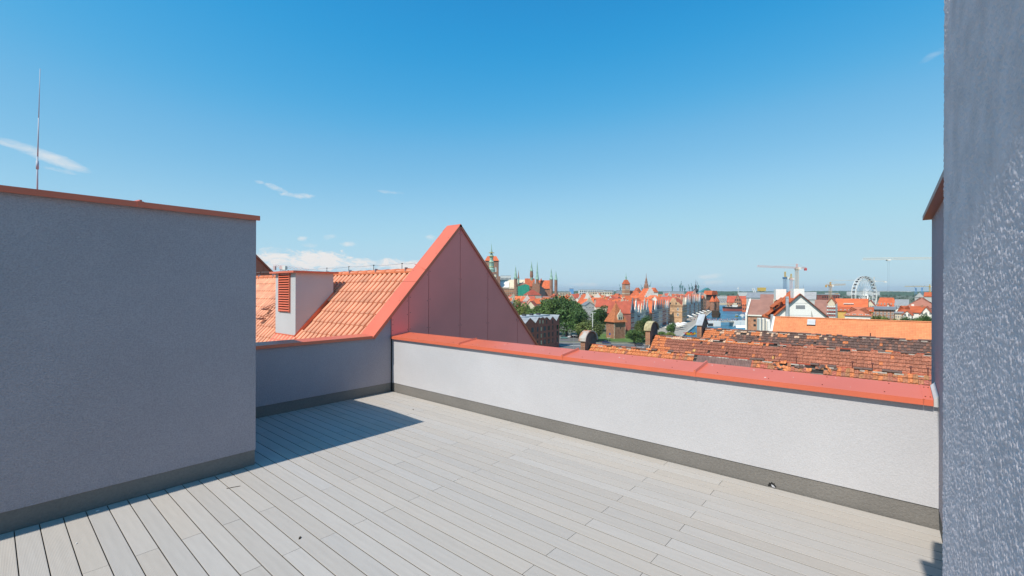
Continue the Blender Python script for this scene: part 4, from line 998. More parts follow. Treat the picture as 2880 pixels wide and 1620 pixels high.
house('pale_gable_house', 'pale pink house with a broad rounded gable above the far quay roofs', 'townhouse', cf(1944, 640), wpx(1932, 1957, 640), 14, hz(832, 640), hz(820, 640), W_PINK, ROOF_R, 'y', .3, gable='curve', win=(3, 2, 1.2, 2, 8, 4))
t = thing('onion_tower', 'small dark onion-domed turret rising behind the far quay houses', 'tower', cf(1957, 760), YAW)
zb = hz(826, 760); MB().box(-3, -3, 0, 3, 3, zb).build('wall', BRICK, t)
MB().lathe([(3.2, zb), (2.4, zb + 2), (4.6, zb + 5), (3.4, zb + 8), (1.4, zb + 9), (1.6, zb + 12), (2.2, zb + 13), (.5, zb + 16), (.15, zb + 24)], (0, 0), 10).build('dome', IRON, t)

# ================================================================== fill of old town roofs
rngf = random.Random(21)
rows = [318, 352, 392, 438, 490, 550, 620, 700, 790, 890]
walls = [W_CREAM, W_WHITE, W_PINK, W_CREAM, W_WHITE, W_GREYW, W_OCHRE, BRICK]; wl[id(W_GREYW)] = 'grey'
for ri, D in enumerate(rows):
    X = -6.0; end = 70 + .568 * (D - 262) - 26; n = 0
    while X < end:
        w_ = rngf.uniform(7, 11.5) * (1 + .0004 * (D - 300)); d = rngf.uniform(9, 14); e = rngf.uniform(11, 15.5); ax = 'y' if rngf.random() < .55 else 'x'
        r = e + (w_ if ax == 'y' else d) * rngf.uniform(.40, .58); wm = walls[rngf.randrange(len(walls))]
        rm = ROOF_O if rngf.random() < .72 else ROOF_R if rngf.random() < .8 else ROOF_G
        px = 1440 + (X + w_ / 2) / D * FOC
        if not (D < 345 and px < 1700) and not (1505 < px < 1640 and D < 400) and n < 55:
            rn = 'orange' if rm is ROOF_O else 'red' if rm is ROOF_R else 'grey'
            house('town_house', f"{wl[id(wm)]} house with {rn} roof, {GROUP_ORD[n]} from left in rank {GROUP_ORD[ri]} of old town", 'house', XY(X + w_ / 2, D + rngf.uniform(-8, 8)), w_, d, e, r, wm, rm, ax,
                  rngf.uniform(-.5, .6), 'old town houses', win=(3, 2, 1.0, 1.7, e - 6.5, 3.2) if D < 560 else (2, 1, 1.2, 1.8, e - 3.4, 3.3), gable=rngf.choice(('curve', 'step', None, None)) if ax == 'y' else None, chim=1 if rngf.random() < .6 else 0,
                  gmat=rngf.choice((W_WHITE, W_CREAM)))
            n += 1
        X += w_ + rngf.uniform(-.3, 3)
# distinctive houses in the old town
house('white_gable_house', 'white house with a big rounded baroque gable above the trees', 'house', cf(1646, 420), wpx(1632, 1664, 420), 16, hz(851, 420), hz(828, 420), W_WHITE, ROOF_O, 'y', .1, gable='curve', gmat=W_WHITE, win=(4, 3, 1.0, 1.7, 8, 3.6))
house('pediment_house', 'pale house with a triangular pediment below the white baroque gable', 'house', cf(1653, 345), wpx(1640, 1666, 345), 12, hz(859, 345), hz(850, 345), W_GREYW, ROOF_G, 'y', .1, win=(3, 3, 1.1, 1.9, 5, 4))
house('pink_house', 'pink square house with a white round window left of the brick tower roof', 'house', cf(1687, 372), wpx(1675, 1700, 372), 12, hz(846, 372), hz(841, 372), W_PINK, ROOF_O, 'x', .0, win=(2, 2, 1.2, 2.0, 6, 5))
house('white_gable_house', 'white stepped-gable house above the willow', 'house', cf(1477, 410), wpx(1465, 1490, 410), 14, hz(848, 410), hz(836, 410), W_WHITE, ROOF_O, 'y', .25, gable='step', gmat=W_WHITE, win=(3, 2, 1.2, 2.0, 10, 4))
house('steep_roof_house', 'house with a large steep red hipped roof below the green-netted scaffold', 'house', cf(1497, 520), wpx(1478, 1516, 520), 22, hz(831, 520), hz(817, 520), W_CREAM, ROOF_R, 'x', .2, hip=.6, win=(4, 1, 1.2, 2, 12, 3))
house('white_gable_house', 'tall white gabled house below the dark slender spire', 'house', cf(1819, 560), wpx(1804, 1838, 560), 18, hz(836, 560), hz(812, 560), W_WHITE, ROOF_O, 'y', .2, gable='step', gmat=W_WHITE, win=(4, 4, 1.1, 2.0, 6, 4.2))
house('broad_roof_house', 'broad house with a wide orange roof slope between the spire and the gate building', 'house', cf(1862, 470), wpx(1835, 1893, 470), 20, hz(862, 470), hz(836, 470), W_CREAM, ROOF_O, 'x', .25, chim=2, win=(5, 1, 1.3, 1.8, 8, 3))

# ================================================================== churches and spires
CH_D = mat('church_brick', (.30, .16, .11), var=.2, vscale=.15)
def great_church():
    D = 712; t = thing('great_church', 'vast brick church with many green spires, scaffolding and orange roofs on the skyline', 'church', cf(1480, D), YAW)
    k = D / FOC
    def X(x): return (x - 1480) * k
    def H(y): return hz(y, D, 1480)
    MB().box(X(1366), -10, 0, X(1402), 10, H(737)).build('tower', CH_D, t)
    for x in (1370, 1381, 1392):
        for y in (752, 780): MB().prism([(X(x) , -10.1, H(y + 14)), (X(x + 5), -10.1, H(y + 14)), (X(x + 5), -10.1, H(y + 2)), (X(x + 2.5), -10.1, H(y)), (X(x), -10.1, H(y + 2))], (0, .3, 0)).build('window', W_GREYW, t)
    MB().prism([(X(1364), -11, H(735)), (X(1371), -3, H(721)), (X(1396), -3, H(721)), (X(1404), -11, H(735))], (0, 21, 0)).build('tower_roof', ROOF_O, t)
    MB().box(X(1398), -12, 0, X(1407), 8, H(778)).build('buttress', CH_D, t)
    MB().prism([(X(1405), -6, H(812)), (X(1405), 8, H(788)), (X(1405), 22, H(812)), (X(1405), 22, 0), (X(1405), -6, 0)], (X(1480) - X(1405), 0, 0)).build('nave', BRICKP, t)
    MB().prism([(X(1404), -7, H(811)), (X(1404), 8, H(786.5)), (X(1404), 8, H(787.5)), (X(1404), -7, H(812))], (X(1480) - X(1404), 0, 0)).build('nave_roof', W_CREAM, t)
    MB().prism([(X(1405.5), -7.6, H(809)), (X(1405.5), 2, H(792)), (X(1405.5), 2, H(792.6)), (X(1405.5), -7.6, H(809.6))], (X(1431) - X(1405.5), 0, 0)).build('roof_sheet', WHITEP, t)
    # scaffold: frame and green netting
    sc = MB()
    for x in range(1408, 1492, 5): sc.bar((X(x), -11, 0), (X(x), -11, H(808)), .35)
    for y in range(808, 846, 5): sc.bar((X(1406), -11, H(y)), (X(1492), -11, H(y)), .5)
    s_ = sc.build('scaffold', mat('scaffold_boards', (.45, .36, .26), var=.2, vscale=.4), t)
    NET = mat('green_netting', (.03, .28, .19), var=.2, vscale=.5)
    MB().prism([(X(1456), -11.6, H(838)), (X(1488), -11.6, H(838)), (X(1488), -11.6, H(803)), (X(1478), -11.6, H(799)), (X(1456), -11.6, H(806))], (0, .3, 0)).build('netting', NET, s_)
    MB().prism([(X(1455), -9, H(800)), (X(1455), 8, H(793)), (X(1476), 8, H(793)), (X(1476), -9, H(800))], (0, 0, -14)).build('choir', CH_D, t)
    # transepts with orange saddle roofs
    for x0, x1, ye, yr, yaw in ((1478, 1502, 806, 783, 0), (1514, 1548, 812, 788, 0)):
        m = (x0 + x1) / 2
        MB().box(X(x0), -8, 0, X(x1), 14, H(ye)).build('transept', BRICK, t)
        MB().prism([(X(x0) - 1, -9, H(ye)), (X(x0) - 1, 3, H(yr)), (X(x0) - 1, 15, H(ye))], (X(x1) - X(x0) + 2, 0, 0)).build('transept_roof', ROOF_O, t)
    for x0, yy in ((1483, 783), (1522, 783)): MB().lathe([(3.6, H(yy + 9)), (.1, H(yy - 1))], (X(x0), 2), 4, .78).build('roof_turret', ROOF_O, t)
    gp_ = [(X(1496), H(850)), (X(1496), H(800)), (X(1500), H(790)), (X(1504), H(800)), (X(1508), H(786)), (X(1512), H(800)), (X(1516), H(792)), (X(1518), H(850))]
    MB().prism([(u, -13, z) for u, z in gp_], (0, 4, 0)).build('stepped_gable', BRICK, t)
    MB().prism([(X(1514), -16, H(838)), (X(1518), -16, H(804)), (X(1530), -16, H(812)), (X(1534), -16, H(838))], (0, 5, 0)).build('dark_roof', IRON, t)
    # slender turrets with copper spires
    for x, tip, base, foot, r, brown in ((1450, 747, 784, 838, 2.6, 0), (1458, 760, 783, 800, 1.3, 2), (1495, 735, 762, 790, 2.3, 1), (1510, 735, 786, 832, 2.4, 0), (1549, 755, 786, 835, 2.6, 0), (1562, 762, 787, 835, 2.4, 0)):
        tu = MB().cone((X(x), -9 if x != 1495 else 2, H(foot)), (X(x), -9 if x != 1495 else 2, H(base)), r, r, 8).build('turret', CH_D if not brown else COPPER, t)
        yy = -9 if x != 1495 else 2
        if brown == 1: MB().lathe([(2.2, H(782)), (2.8, H(775)), (2.4, H(764)), (1.4, H(757)), (.9, H(750)), (.1, H(tip))], (X(x), yy), 8).build('spire', CH_D, tu)
        MB().lathe([(r * 1.25, H(base)), (r * .8, H(base - (base - tip) * .18)), (r * .5, H(base - (base - tip) * .45)), (.06, H(tip))], (X(x), yy), 8).build('spire', COPPER if brown != 2 else CH_D, tu)
great_church()
def town_hall():
    D = 490; t = thing('town_hall_tower', 'slender brick town hall tower with an ornate green and gold spire beside the red gable', 'tower', cf(1382, D), YAW)
    def H(y): return hz(y, D, 1382)
    MB().box(-5, -5, 0, 5, 5, H(766)).build('wall', CH_D, t)
    MB().lathe([(3.6, H(775)), (3.8, H(758)), (2.6, H(752)), (2.8, H(740)), (3.2, H(738)), (1.8, H(732)), (2.0, H(722)), (2.3, H(720)), (1.0, H(714)), (1.1, H(708)), (.5, H(702)), (.35, H(694)), (.05, H(684))], (0, 0), 8).build('spire', COPPER, t)
    for y in (766, 751, 737, 721, 711): MB().lathe([(2.9, H(y) - .3), (3.3, H(y)), (2.6, H(y) + .3)], (0, 0), 8).build('gilded_ring', mat('gilding', (.65, .45, .12), rough=.4), t)
    MB().cone((4.2, -5.3, H(776)), (4.2, -4.9, H(776)), 2.2, 2.2, 20).build('clock_face', mat('clock_blue', (.10, .13, .16)), t)
    MB().cone((4.2, -5.36, H(776)), (4.2, -5.31, H(776)), 1.5, 1.5, 20).build('clock_dial', W_CREAM, t)
town_hall()
def st_tower():
    D = 660; t = thing('church_tower', 'square orange brick church tower with a hipped red roof and green lantern', 'church', cf(1760.5, D), YAW + .2)
    def H(y): return hz(y, D, 1760)
    k = wpx(1752.5, 1768.5, D) / 2
    MB().box(-k, -k, 0, k, k, H(799)).build('wall', BRICKP, t)
    for z in (816, 826): MB().box(-k - .15, -k - .15, H(z), k + .15, k + .15, H(z) + .8).build('string_course', W_CREAM, t)
    for u in (-.45, 0, .45): MB().prism([(u * k - .7, -k - .1, H(813)), (u * k + .7, -k - .1, H(813)), (u * k + .7, -k - .1, H(804)), (u * k, -k - .1, H(802)), (u * k - .7, -k - .1, H(804))], (0, .15, 0)).build('belfry_opening', W_GREYW, t)
    MB().lathe([((k + .5) * 1.414, H(799)), ((k * .45) * 1.414, H(787))], (0, 0), 4, math.pi / 4).build('roof', ROOF_O, t)
    MB().lathe([(1.3, H(787)), (1.0, H(783)), (1.5, H(781)), (.5, H(776)), (.06, H(767))], (0, 0), 8).build('lantern', COPPER, t)
    MB().prism([(k, -6, H(834)), (k, 4, H(819)), (k, 14, H(834)), (k, 14, 0), (k, -6, 0)], (wpx(1770, 1800, D), 0, 0)).build('nave', BRICK, t)
    MB().prism([(k, -7, H(834)), (k, 4, H(818.5)), (k, 4, H(819)), (k, -7, H(835))], (wpx(1770, 1802, D), 0, 0)).build('nave_roof', ROOF_O, t)
st_tower()
def st_spire():
    D = 760; t = thing('slender_spire', 'dark slender tiered spire above the tall white gabled house', 'church', cf(1817.5, D), YAW)
    def H(y): return hz(y, D, 1817)
    MB().box(-3.2, -3.2, 0, 3.2, 3.2, H(803)).build('wall', BRICK, t)
    MB().lathe([(3.4, H(813)), (3.4, H(800)), (2.4, H(797)), (2.6, H(793)), (1.5, H(789)), (1.7, H(786)), (.6, H(781)), (.1, H(768))], (0, 0), 8).build('spire', CH_D, t)
    for sx in (-1, 1):
        MB().box(sx * 14 - 5, -4, 0, sx * 14 + 5, 12, H(822)).build('nave', W_WHITE, t)
        MB().prism([(sx * 14 - 5.5, -5, H(822)), (sx * 14, -5, H(809)), (sx * 14 + 5.5, -5, H(822))], (0, 18, 0)).build('nave_roof', ROOF_O, t)
st_spire()
HAZE = 0.000065
# ================================================================== granary island right of the river
def brown_granary():
    D = 152; w_ = wpx(2117, 2186, D); e, r = hz(891, D, 2150), hz(846, D, 2150)
    t = house('brown_granary', 'tall brick warehouse with a plain brown slate roof beside the river', 'warehouse', cf(2163, D + 9), w_ + 3, 13, e, r, BRICKP, ROOF_B, 'x', -.66, over=.25)
    for y in (905, 919):
        for x in (2128 - 7, 2141): window(t, (x - 2163 + 3) / FOC * D + 1.2, -6.5, hz(y + 2.5, D, 2141), .8, .75, 'y-', WIND)
    MB().box(-(w_ + 3) / 2 - .3, -6.9, e - .1, (w_ + 3) / 2 + .3, -6.4, e + .35).build('eaves_board', W_WHITE, t)
    MB().prism([(-(w_ + 3) / 2 - .6, -8, 0), (-(w_ + 3) / 2 - .6, -8, e + .5), (-(w_ + 3) / 2 - .6, 0, r + .5), (-(w_ + 3) / 2 - .6, 8, e + .5), (-(w_ + 3) / 2 - .6, 8, 0)], (.5, 0, 0)).build('party_wall', W_WHITE, t)
    MB().box(1.8, -3.5, r - 4.6, 2.6, -2.6, r + .6).build('flue', W_CREAM, t)
brown_granary()
def white_gable():
    D = 118; cx = 2250; k = D / FOC
    t = thing('white_gable_building', 'big white gabled building with red side roof, grey duct and white rooftop box', 'building', cf(cx, D), YAW - .36)
    def X(x): return (x - cx) * k
    def H(y): return hz(y, D, cx)
    front = [(X(2170), 0), (X(2326), 0), (X(2326), H(902)), (X(2320), H(896)), (X(2286), H(862)), (X(2250), H(828)), (X(2218), H(862)), (X(2183), H(895)), (X(2170), H(906))]
    dp = 7.5
    MB().prism([(x, 0, z) for x, z in front], (0, dp, 0)).build('wall', WHITEP, t)
    RD = mat('bright_red_tile', (.50, .115, .035), var=.08, vscale=.8)
    def slope(pts, m=RD, nm='roof', th=.3): return MB().prism(pts, (0, 0, th)).build(nm, m, t)
    slope([(X(2250), -.4, H(828.5)), (X(2250), dp + .4, H(828.5)), (X(2206), dp + .4, H(871)), (X(2206), -.4, H(871))])
    lw = slope([(X(2206), -.3, H(871)), (X(2206), dp + .4, H(871)), (X(2168), dp + .4, H(896)), (X(2178), -.3, H(900))])
    slope([(X(2250), -.4, H(828.5)), (X(2326), -.4, H(901)), (X(2326), dp + .4, H(901)), (X(2250), dp + .4, H(828.5))], ROOF_B, 'rear_roof')
    # taller rear part: upper red slope and boxes
    MB().box(X(2236), .6, H(840), X(2262), 4.4, H(812)).build('roof_box', WHITEP, t)
    MB().box(X(2205), 7.5, H(845), X(2232), 10.5, H(813)).build('roof_box', WHITEP, t)
    MB().prism([(X(2252), 4.5, H(829)), (X(2252), dp + 3, H(829)), (X(2205), dp + 3, H(866)), (X(2215), 4.5, H(866))], (0, 0, 1.35)).build('upper_roof', RD, t)
    MB().cone((X(2260), .8, H(812)), (X(2260), .8, H(800)), .05, .03, 6).build('aerial', STEEL, t)
    # eyebrow dormers
    for i, (x, y, wd) in enumerate(((2196, 851, 2.0), (2184, 873, 2.4))):
        z = H(y + 6); xx = X(x)
        d = MB().prism([(xx - 1.2, -.2 + i * .5, z - .9), (xx + 1.5, -.2 + i * .5, z + 1.7), (xx + 1.5, dp * .62, z + 1.7), (xx - 1.2, dp * .62, z - .9)], (0, 0, .16)).build('eyebrow_dormer', RD, t)
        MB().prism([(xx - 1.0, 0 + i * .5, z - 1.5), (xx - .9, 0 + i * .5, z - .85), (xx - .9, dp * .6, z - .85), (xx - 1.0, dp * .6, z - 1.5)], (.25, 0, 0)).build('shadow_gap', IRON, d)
        for q in range(6): MB().box(xx - 1.16, .4 + i * .5 + q * dp * .1, z - 1.5, xx - 1.04, .55 + i * .5 + q * dp * .1, z - .8).build('baluster', RD, d)
    # front details
    for a, b in (((2250, 828), (2330, 905)), ((2250, 828), (2176, 903))):
        MB().bar((X(a[0]), -.35, H(a[1]) + .1), (X(b[0]), -.35, H(b[1]) + .1), .5, .22).build('verge_board', mat('brown_verge', (.16, .06, .045)), t)
    du = MB().box(X(2214), -1.0, 0, X(2220.5), -.15, H(834)).build('air_duct', LEADC, t); MB().box(X(2213.5), -1.05, H(840), X(2221), -.1, H(838)).build('duct_collar', STEEL, du)
    MB().box(X(2240), -.06, H(868.5), X(2262), -.0, H(858.5)).build('window', mat('grey_louvre', (.24, .25, .26)), t)
    for y in (853, 887): MB().box(X(2222), -.03, H(y), X(2280), 0, H(y) + .08).build('render_joint', W_GREYW, t)
    MB().prism([(X(2277), -.05, H(898)), (X(2277), -.05, H(872)), (X(2283.5), -.05, H(898))], (0, .05, 0)).build('grey_patch', mat('grey_render', (.45, .43, .40)), t)  # grey triangle laid on the white render
    for x in (2155, 2164): MB().box(X(x), 1.0, 0, X(x) + .25, 1.3, H(897)).build('downpipe', STEEL, t)
    MB().box(X(2175), -2.2, 0, X(2181), -1.2, H(885)).build('vent_stack', LEADC, t)
    MB().box(X(2152), 1.4, 0, X(2182), 6, H(900)).build('side_wing', W_WHITE, t)
white_gable()
def D_house(x0, x1, D, ye, yr, d, wall, roof, nm, label, cat='house', **kw):
    th = math.atan(((x0 + x1) / 2 - 1440) / FOC); kw.setdefault('yaw', -th - .04)
    return house(nm, label, cat, cf((x0 + x1) / 2, D + d / 2), wpx(x0, x1, D) * math.cos(th), d, hz(ye, D, x0), hz(yr, D, x0), wall, roof, **kw)
D_house(2294, 2330, 175, 893, 846, 14, W_CREAM, ROOF_B, 'brown_roof_house', 'house with dull brown roof right of the big white gable', axis='x', win=(2, 2, 1, 1.4, 10, 3))
D_house(2100, 2215, 330, 838, 823, 26, W_GREYW, ROOF_G, 'grey_hall', 'long grey-roofed hall behind the big white gable building', 'hall', axis='x', win=(8, 1, 1.5, 2, 14, 3))
D_house(2215, 2296, 300, 842, 822, 24, W_GREYW, mat('pale_slate', (.36, .35, .34), var=.1, vscale=.4), 'slate_hall', 'pale slate roofed hall right behind the white rooftop box', 'hall', axis='x', win=(6, 1, 1.5, 2, 14, 3))
D_house(2140, 2180, 250, 850, 829, 16, BRICKP, ROOF_B, 'brown_gable_granary', 'warehouse with a dull red-brown roof behind the brown granary', 'warehouse', axis='x', win=(3, 2, 1, 1.5, 8, 3))
D_house(2350, 2441, 215, 866, 842, 18, W_OCHRE, ROOF_O, 'orange_roof_block', 'long block with a bright orange roof and white dormer band below the big wheel', 'building', axis='x', win=(8, 1, .8, 1.2, hz(880, 215), 3))
def dormer_band():
    t = [o for o in COL.objects if o.get('label', '').startswith('long block with a bright orange')][0]; z = hz(861, 215, 2380); k = 215 / FOC * .8
    for x in range(2376, 2402, 5): window(t, (x - 2395.5) * k, -6.5, z, .7, 1.0, 'y-', WINW)
    MB().box((2374 - 2395.5) * k, -6.9, z + 1.0, (2403 - 2395.5) * k, -4.5, z + 1.3).build('dormer', W_WHITE, t)
dormer_band()
D_house(2349, 2456, 170, 876, 866, 12, W_OCHRE, ROOF_O, 'ochre_house', 'ochre house with orange mansard and grey top behind the long orange roof', axis='x', win=(9, 1, .6, .8, hz(874, 170) - .2, 1.0))
t = [o for o in COL.objects if o.get('label', '').startswith('ochre house with orange')][0]
MB().box(-wpx(2349, 2456, 170) * .4 - .3, -6.6, hz(868, 170), wpx(2349, 2456, 170) * .4 + .3, 6.5, hz(864, 170)).build('flat_top', ROOF_G, t)
for j, y in enumerate((888, 899)): 
    for i in range(3): window(t, (2374 + i * 22 - 2402) / FOC * 136, -6.01, hz(y + 4, 170), 1.0, 1.2, 'y-', WINW)
D_house(2378, 2451, 140, 888, 868, 12, W_WHITE, mat('salmon_tile', (.52, .17, .09), var=.1, vscale=.5), 'hip_roof_house', 'white house with a salmon hipped roof just above the long orange roof', axis='x', hip=.9, win=(4, 2, .9, .7, hz(901, 140), 1.4))
D_house(2455, 2518, 178, 871, 865, 14, BRICK, ROOF_G, 'red_block', 'plain red block with two rows of white windows under a grey roof', 'building', axis='x', win=(6, 3, .7, .95, hz(893.5, 178), 1.35), over=.6)
D_house(2519, 2540, 165, 882, 880, 10, W_CREAM, ROOF_G, 'cream_house', 'narrow cream house right of the plain red block', axis='x', win=(3, 2, .4, .9, hz(893, 165), 1.3))
D_house(2545, 2640, 235, 866, 839, 22, BRICKP, mat('dull_red_tile', (.40, .16, .105), var=.06, vscale=.5), 'broad_roof_hall', 'hall with one broad dull-red roof slope beside the dark side wall', 'hall', axis='x', hip=.7)
D_house(2574, 2600, 300, 836, 825, 12, W_GREYW, ROOF_G, 'grey_gable_house', 'dark grey gable peak behind the broad dull-red roof', axis='y', gable='point')
D_house(2601, 2640, 280, 834, 823, 14, W_GREYW, ROOF_O, 'orange_cap_house', 'small orange roof at the dark side wall above the broad roof', axis='x')
D_house(2527, 2560, 185, 878, 863, 12, W_WHITE, ROOF_O, 'orange_hip_house', 'white house with orange hipped roof left of the dark-timbered gable', axis='x', hip=.6, win=(3, 1, .9, 1.2, hz(884, 185), 2))
D_house(2541, 2566, 160, 886, 874, 10, W_WHITE, ROOF_O, 'timbered_gable_house', 'white gable with a dark peak among the orange roofs at right', axis='y', win=(2, 1, .8, 1.1, hz(889, 160), 2))
D_house(2563, 2600, 172, 880, 864, 12, W_WHITE, ROOF_O, 'twin_gable_house', 'white house with orange roof between two gables at right', axis='x', chim=2)
D_house(2590, 2625, 158, 884, 864, 11, W_WHITE, ROOF_O, 'white_gable_cottage', 'white pointed gable with small windows beside the dark side wall', axis='y', win=(3, 1, .6, 1.0, hz(884, 158), 2))
D_house(2428, 2470, 330, 868, 845, 14, W_CREAM, ROOF_R, 'cream_tenement', 'cream tenement with rows of windows under the big wheel', 'building', axis='y', win=(5, 4, .8, 1.4, 6, 3))
D_house(2466, 2522, 420, 862, 838, 16, W_WHITE, ROOF_O, 'white_block', 'white apartment block with orange roof right of the big wheel', 'building', axis='x', hip=.3, win=(6, 3, .9, 1.4, 8, 3.2))
D_house(2518, 2556, 380, 866, 843, 14, W_WHITE, ROOF_G, 'white_grey_block', 'white block with a grey roof between the wheel and the broad dull-red roof', 'building', axis='x', win=(5, 3, .8, 1.3, 8, 3))
D_house(2490, 2508, 300, 868, 855, 10, W_WHITE, ROOF_O, 'small_gable_house', 'small white gable in front of the white apartment block', axis='y')
def scaffold_house():
    D = 168; t = D_house(2330, 2350, D, 850, 838, 10, W_CREAM, ROOF_O, 'scaffolded_house', 'narrow cream house wrapped in red and white scaffolding left of the ochre house', axis='y')
    mb = MB(); mw = MB(); k = D / FOC
    for j in range(9): (mb if j % 2 else mw).box(-10 * k, -6.6, hz(902 - j * 5, D), 11 * k, -5.5, hz(902 - j * 5, D) + .35)
    mb.build('scaffold_deck', mat('red_board', (.45, .09, .06)), t); mw.build('scaffold_deck', WHITEP, t)
    for x in range(-10, 12, 5): MB().bar((x * k, -6.6, 0), (x * k, -6.6, hz(858, D)), .12).build('scaffold_pole', STEEL, t)
    MB().prism([(9 * k, -6, hz(905, D)), (9 * k, -6, hz(858, D)), (14 * k, -5, hz(850, D)), (14 * k, -5, hz(905, D))], (0, .3, 0)).build('stepped_edge', W_GREYW, t)
scaffold_house()
D_house(2045, 2118, 600, 851, 833, 20, BRICKP, ROOF_R, 'museum_row', 'long low red-brown warehouses with small windows behind the moored ship', 'warehouse', axis='x', win=(9, 1, 1.8, 2, 6, 3), wmesh=WIND)
D_house(2066, 2085, 585, 848, 828, 14, BRICK, ROOF_R, 'brick_gable_granary', 'brick granary with tall pointed gable behind the moored ship', 'warehouse', axis='y', win=(3, 3, 1.6, 2, 5, 4.5), wmesh=WIND)
D_house(2088, 2116, 560, 858, 842, 14, mat('orange_brick', (.55, .14, .06), var=.1), ROOF_O, 'orange_warehouse', 'bright orange-red warehouse on the right bank next to the ship', 'warehouse', axis='x', win=(4, 2, 1.5, 2, 3, 5), wmesh=WIND)
D_house(2017, 2045, 880, 852, 833, 18, W_CREAM, ROOF_G, 'cream_block', 'cream apartment block on the far bank behind the water', 'building', axis='x', win=(6, 4, 2, 2.2, 3, 4))
D_house(2046, 2056, 860, 851, 837, 14, mat('vermilion', (.55, .10, .05)), ROOF_O, 'red_house', 'small vermilion house on the far bank left of the ship', axis='x', win=(2, 2, 2, 2, 4, 5))
D_house(2000, 2018, 900, 851, 838, 16, W_WHITE, ROOF_R, 'white_quay_house', 'white house on the far bank behind the small tree', axis='x', win=(3, 3, 2, 2, 4, 4))
# ------------------------------------------------------------------ bridge
def bridge():
    D = 338; a = XY((1975 - 1440) / FOC * D, D); b = XY((2135 - 1440) / FOC * D, D + 6); v = b - a; L_ = v.length; ang = math.atan2(v.y, v.x)
    t = thing('footbridge', 'pale concrete bridge with an open middle span crossing the river', 'bridge', a, ang)
    zt = hz(903, D, 2040)
    def S(x): return (x - 1975) / 160 * L_
    MB().box(S(1975), -3, .0, S(2002), 3, zt).build('abutment', WHITEP, t); MB().box(S(2003), -3.4, -.5, S(2023), 3.4, zt + .05).build('pier', WHITEP, t)
    MB().box(S(2065), -3.4, -.5, S(2082), 3.4, zt + .05).build('pier', WHITEP, t); MB().box(S(2083), -3, 0, S(2135), 3, zt).build('abutment', WHITEP, t)
    MB().box(S(2023), -2.6, zt - 1.0, S(2065), 2.6, zt - .02).build('deck_span', M_QUAY, t)
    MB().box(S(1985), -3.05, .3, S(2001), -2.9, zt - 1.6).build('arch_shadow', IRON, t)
    for y in (-2.7, 2.6):
        r = MB().box(S(1976), y, zt + 1.0, S(2134), y + .1, zt + 1.1).build('handrail', STEEL, t)
        for i in range(30): MB().box(S(1976) + i * L_ / 30.5, y + .02, zt, S(1976) + i * L_ / 30.5 + .08, y + .08, zt + 1.0).build('post', STEEL, r)
    return a, ang, zt, S
BR = bridge()
# people: one shared continuous figure
def person_mesh(key, shirt, trousers):
    mb = MB()
    prof = [(0, 0, .09, .12, -.11), (.45, 0, .10, .11, 0)]
    rings = [(.0, .16, .09), (.10, .15, .10), (.45, .17, .11), (.85, .19, .13), (1.05, .17, .12), (1.30, .23, .13), (1.42, .22, .12), (1.47, .07, .07), (1.53, .07, .08), (1.58, .095, .10), (1.67, .10, .11), (1.75, .05, .06)]
    n = 8; vs = []; fs = []
    for z, rx, ry in rings:
        for i in range(n): a = 2 * math.pi * i / n; vs.append((rx * math.cos(a), ry * math.sin(a), z))
    for k in range(len(rings) - 1):
        for i in range(n): j = (i + 1) % n; fs.append((k * n + i, k * n + j, (k + 1) * n + j, (k + 1) * n + i))
    fs.append(tuple(range((len(rings) - 1) * n, len(rings) * n))); mb.add(vs, fs)
    for s in (-1, 1): mb.cone((s * .22, 0, 1.38), (s * .30, .05, .80), .05, .035, 6)
    me = mb.mesh('person', mat('cloth_' + trousers[0], trousers[1])); me.materials.append(mat('cloth_' + shirt[0], shirt[1])); me.materials.append(mat('skin', (.50, .30, .21)))
    for p in me.polygons:
        z = sum(me.vertices[i].co.z for i in p.vertices) / len(p.vertices); p.material_index = 0 if z < .95 else 1 if z < 1.45 else 2
    return me
SH = [('white', (.75, .75, .74)), ('red', (.5, .05, .04)), ('blue', (.06, .12, .35)), ('dark', (.04, .04, .05)), ('pink', (.65, .28, .30)), ('yellow', (.65, .5, .1))]
TR = [('navy', (.03, .04, .08)), ('grey', (.2, .2, .2)), ('beige', (.45, .38, .28))]
PM = [person_mesh(i, s_, TR[i % 3]) for i, s_ in enumerate(SH)]
rp_ = random.Random(3); a, ang, zt, S = BR; ux = Vector((math.cos(ang), math.sin(ang), 0)); uy = Vector((-ux.y, ux.x, 0))
for i in range(46):
    k = rp_.randrange(6); o = link('person', PM[k]); p = a + ux * rp_.uniform(S(1984), S(2116)) + uy * rp_.uniform(-2, 2); o.location = (p.x, p.y, GZ + zt); o.rotation_euler = (0, 0, rp_.uniform(0, 6)); o.scale = (1, 1, rp_.uniform(.92, 1.06))
    tag(o, f'pedestrian in a {SH[k][0]} top crossing the pale concrete bridge', 'person', f'pedestrians in {SH[k][0]} tops on the bridge')
for i in range(70):
    k = rp_.randrange(6); s_ = rp_.uniform(60, 300); o = link('person', PM[k]); p = qrow(s_, -rp_.uniform(3, 15)); o.location = (p.x, p.y, GZ + .01); o.rotation_euler = (0, 0, rp_.uniform(0, 6))
    tag(o, f'stroller in a {SH[k][0]} top on the riverside promenade', 'person', f'strollers in {SH[k][0]} tops on the promenade')
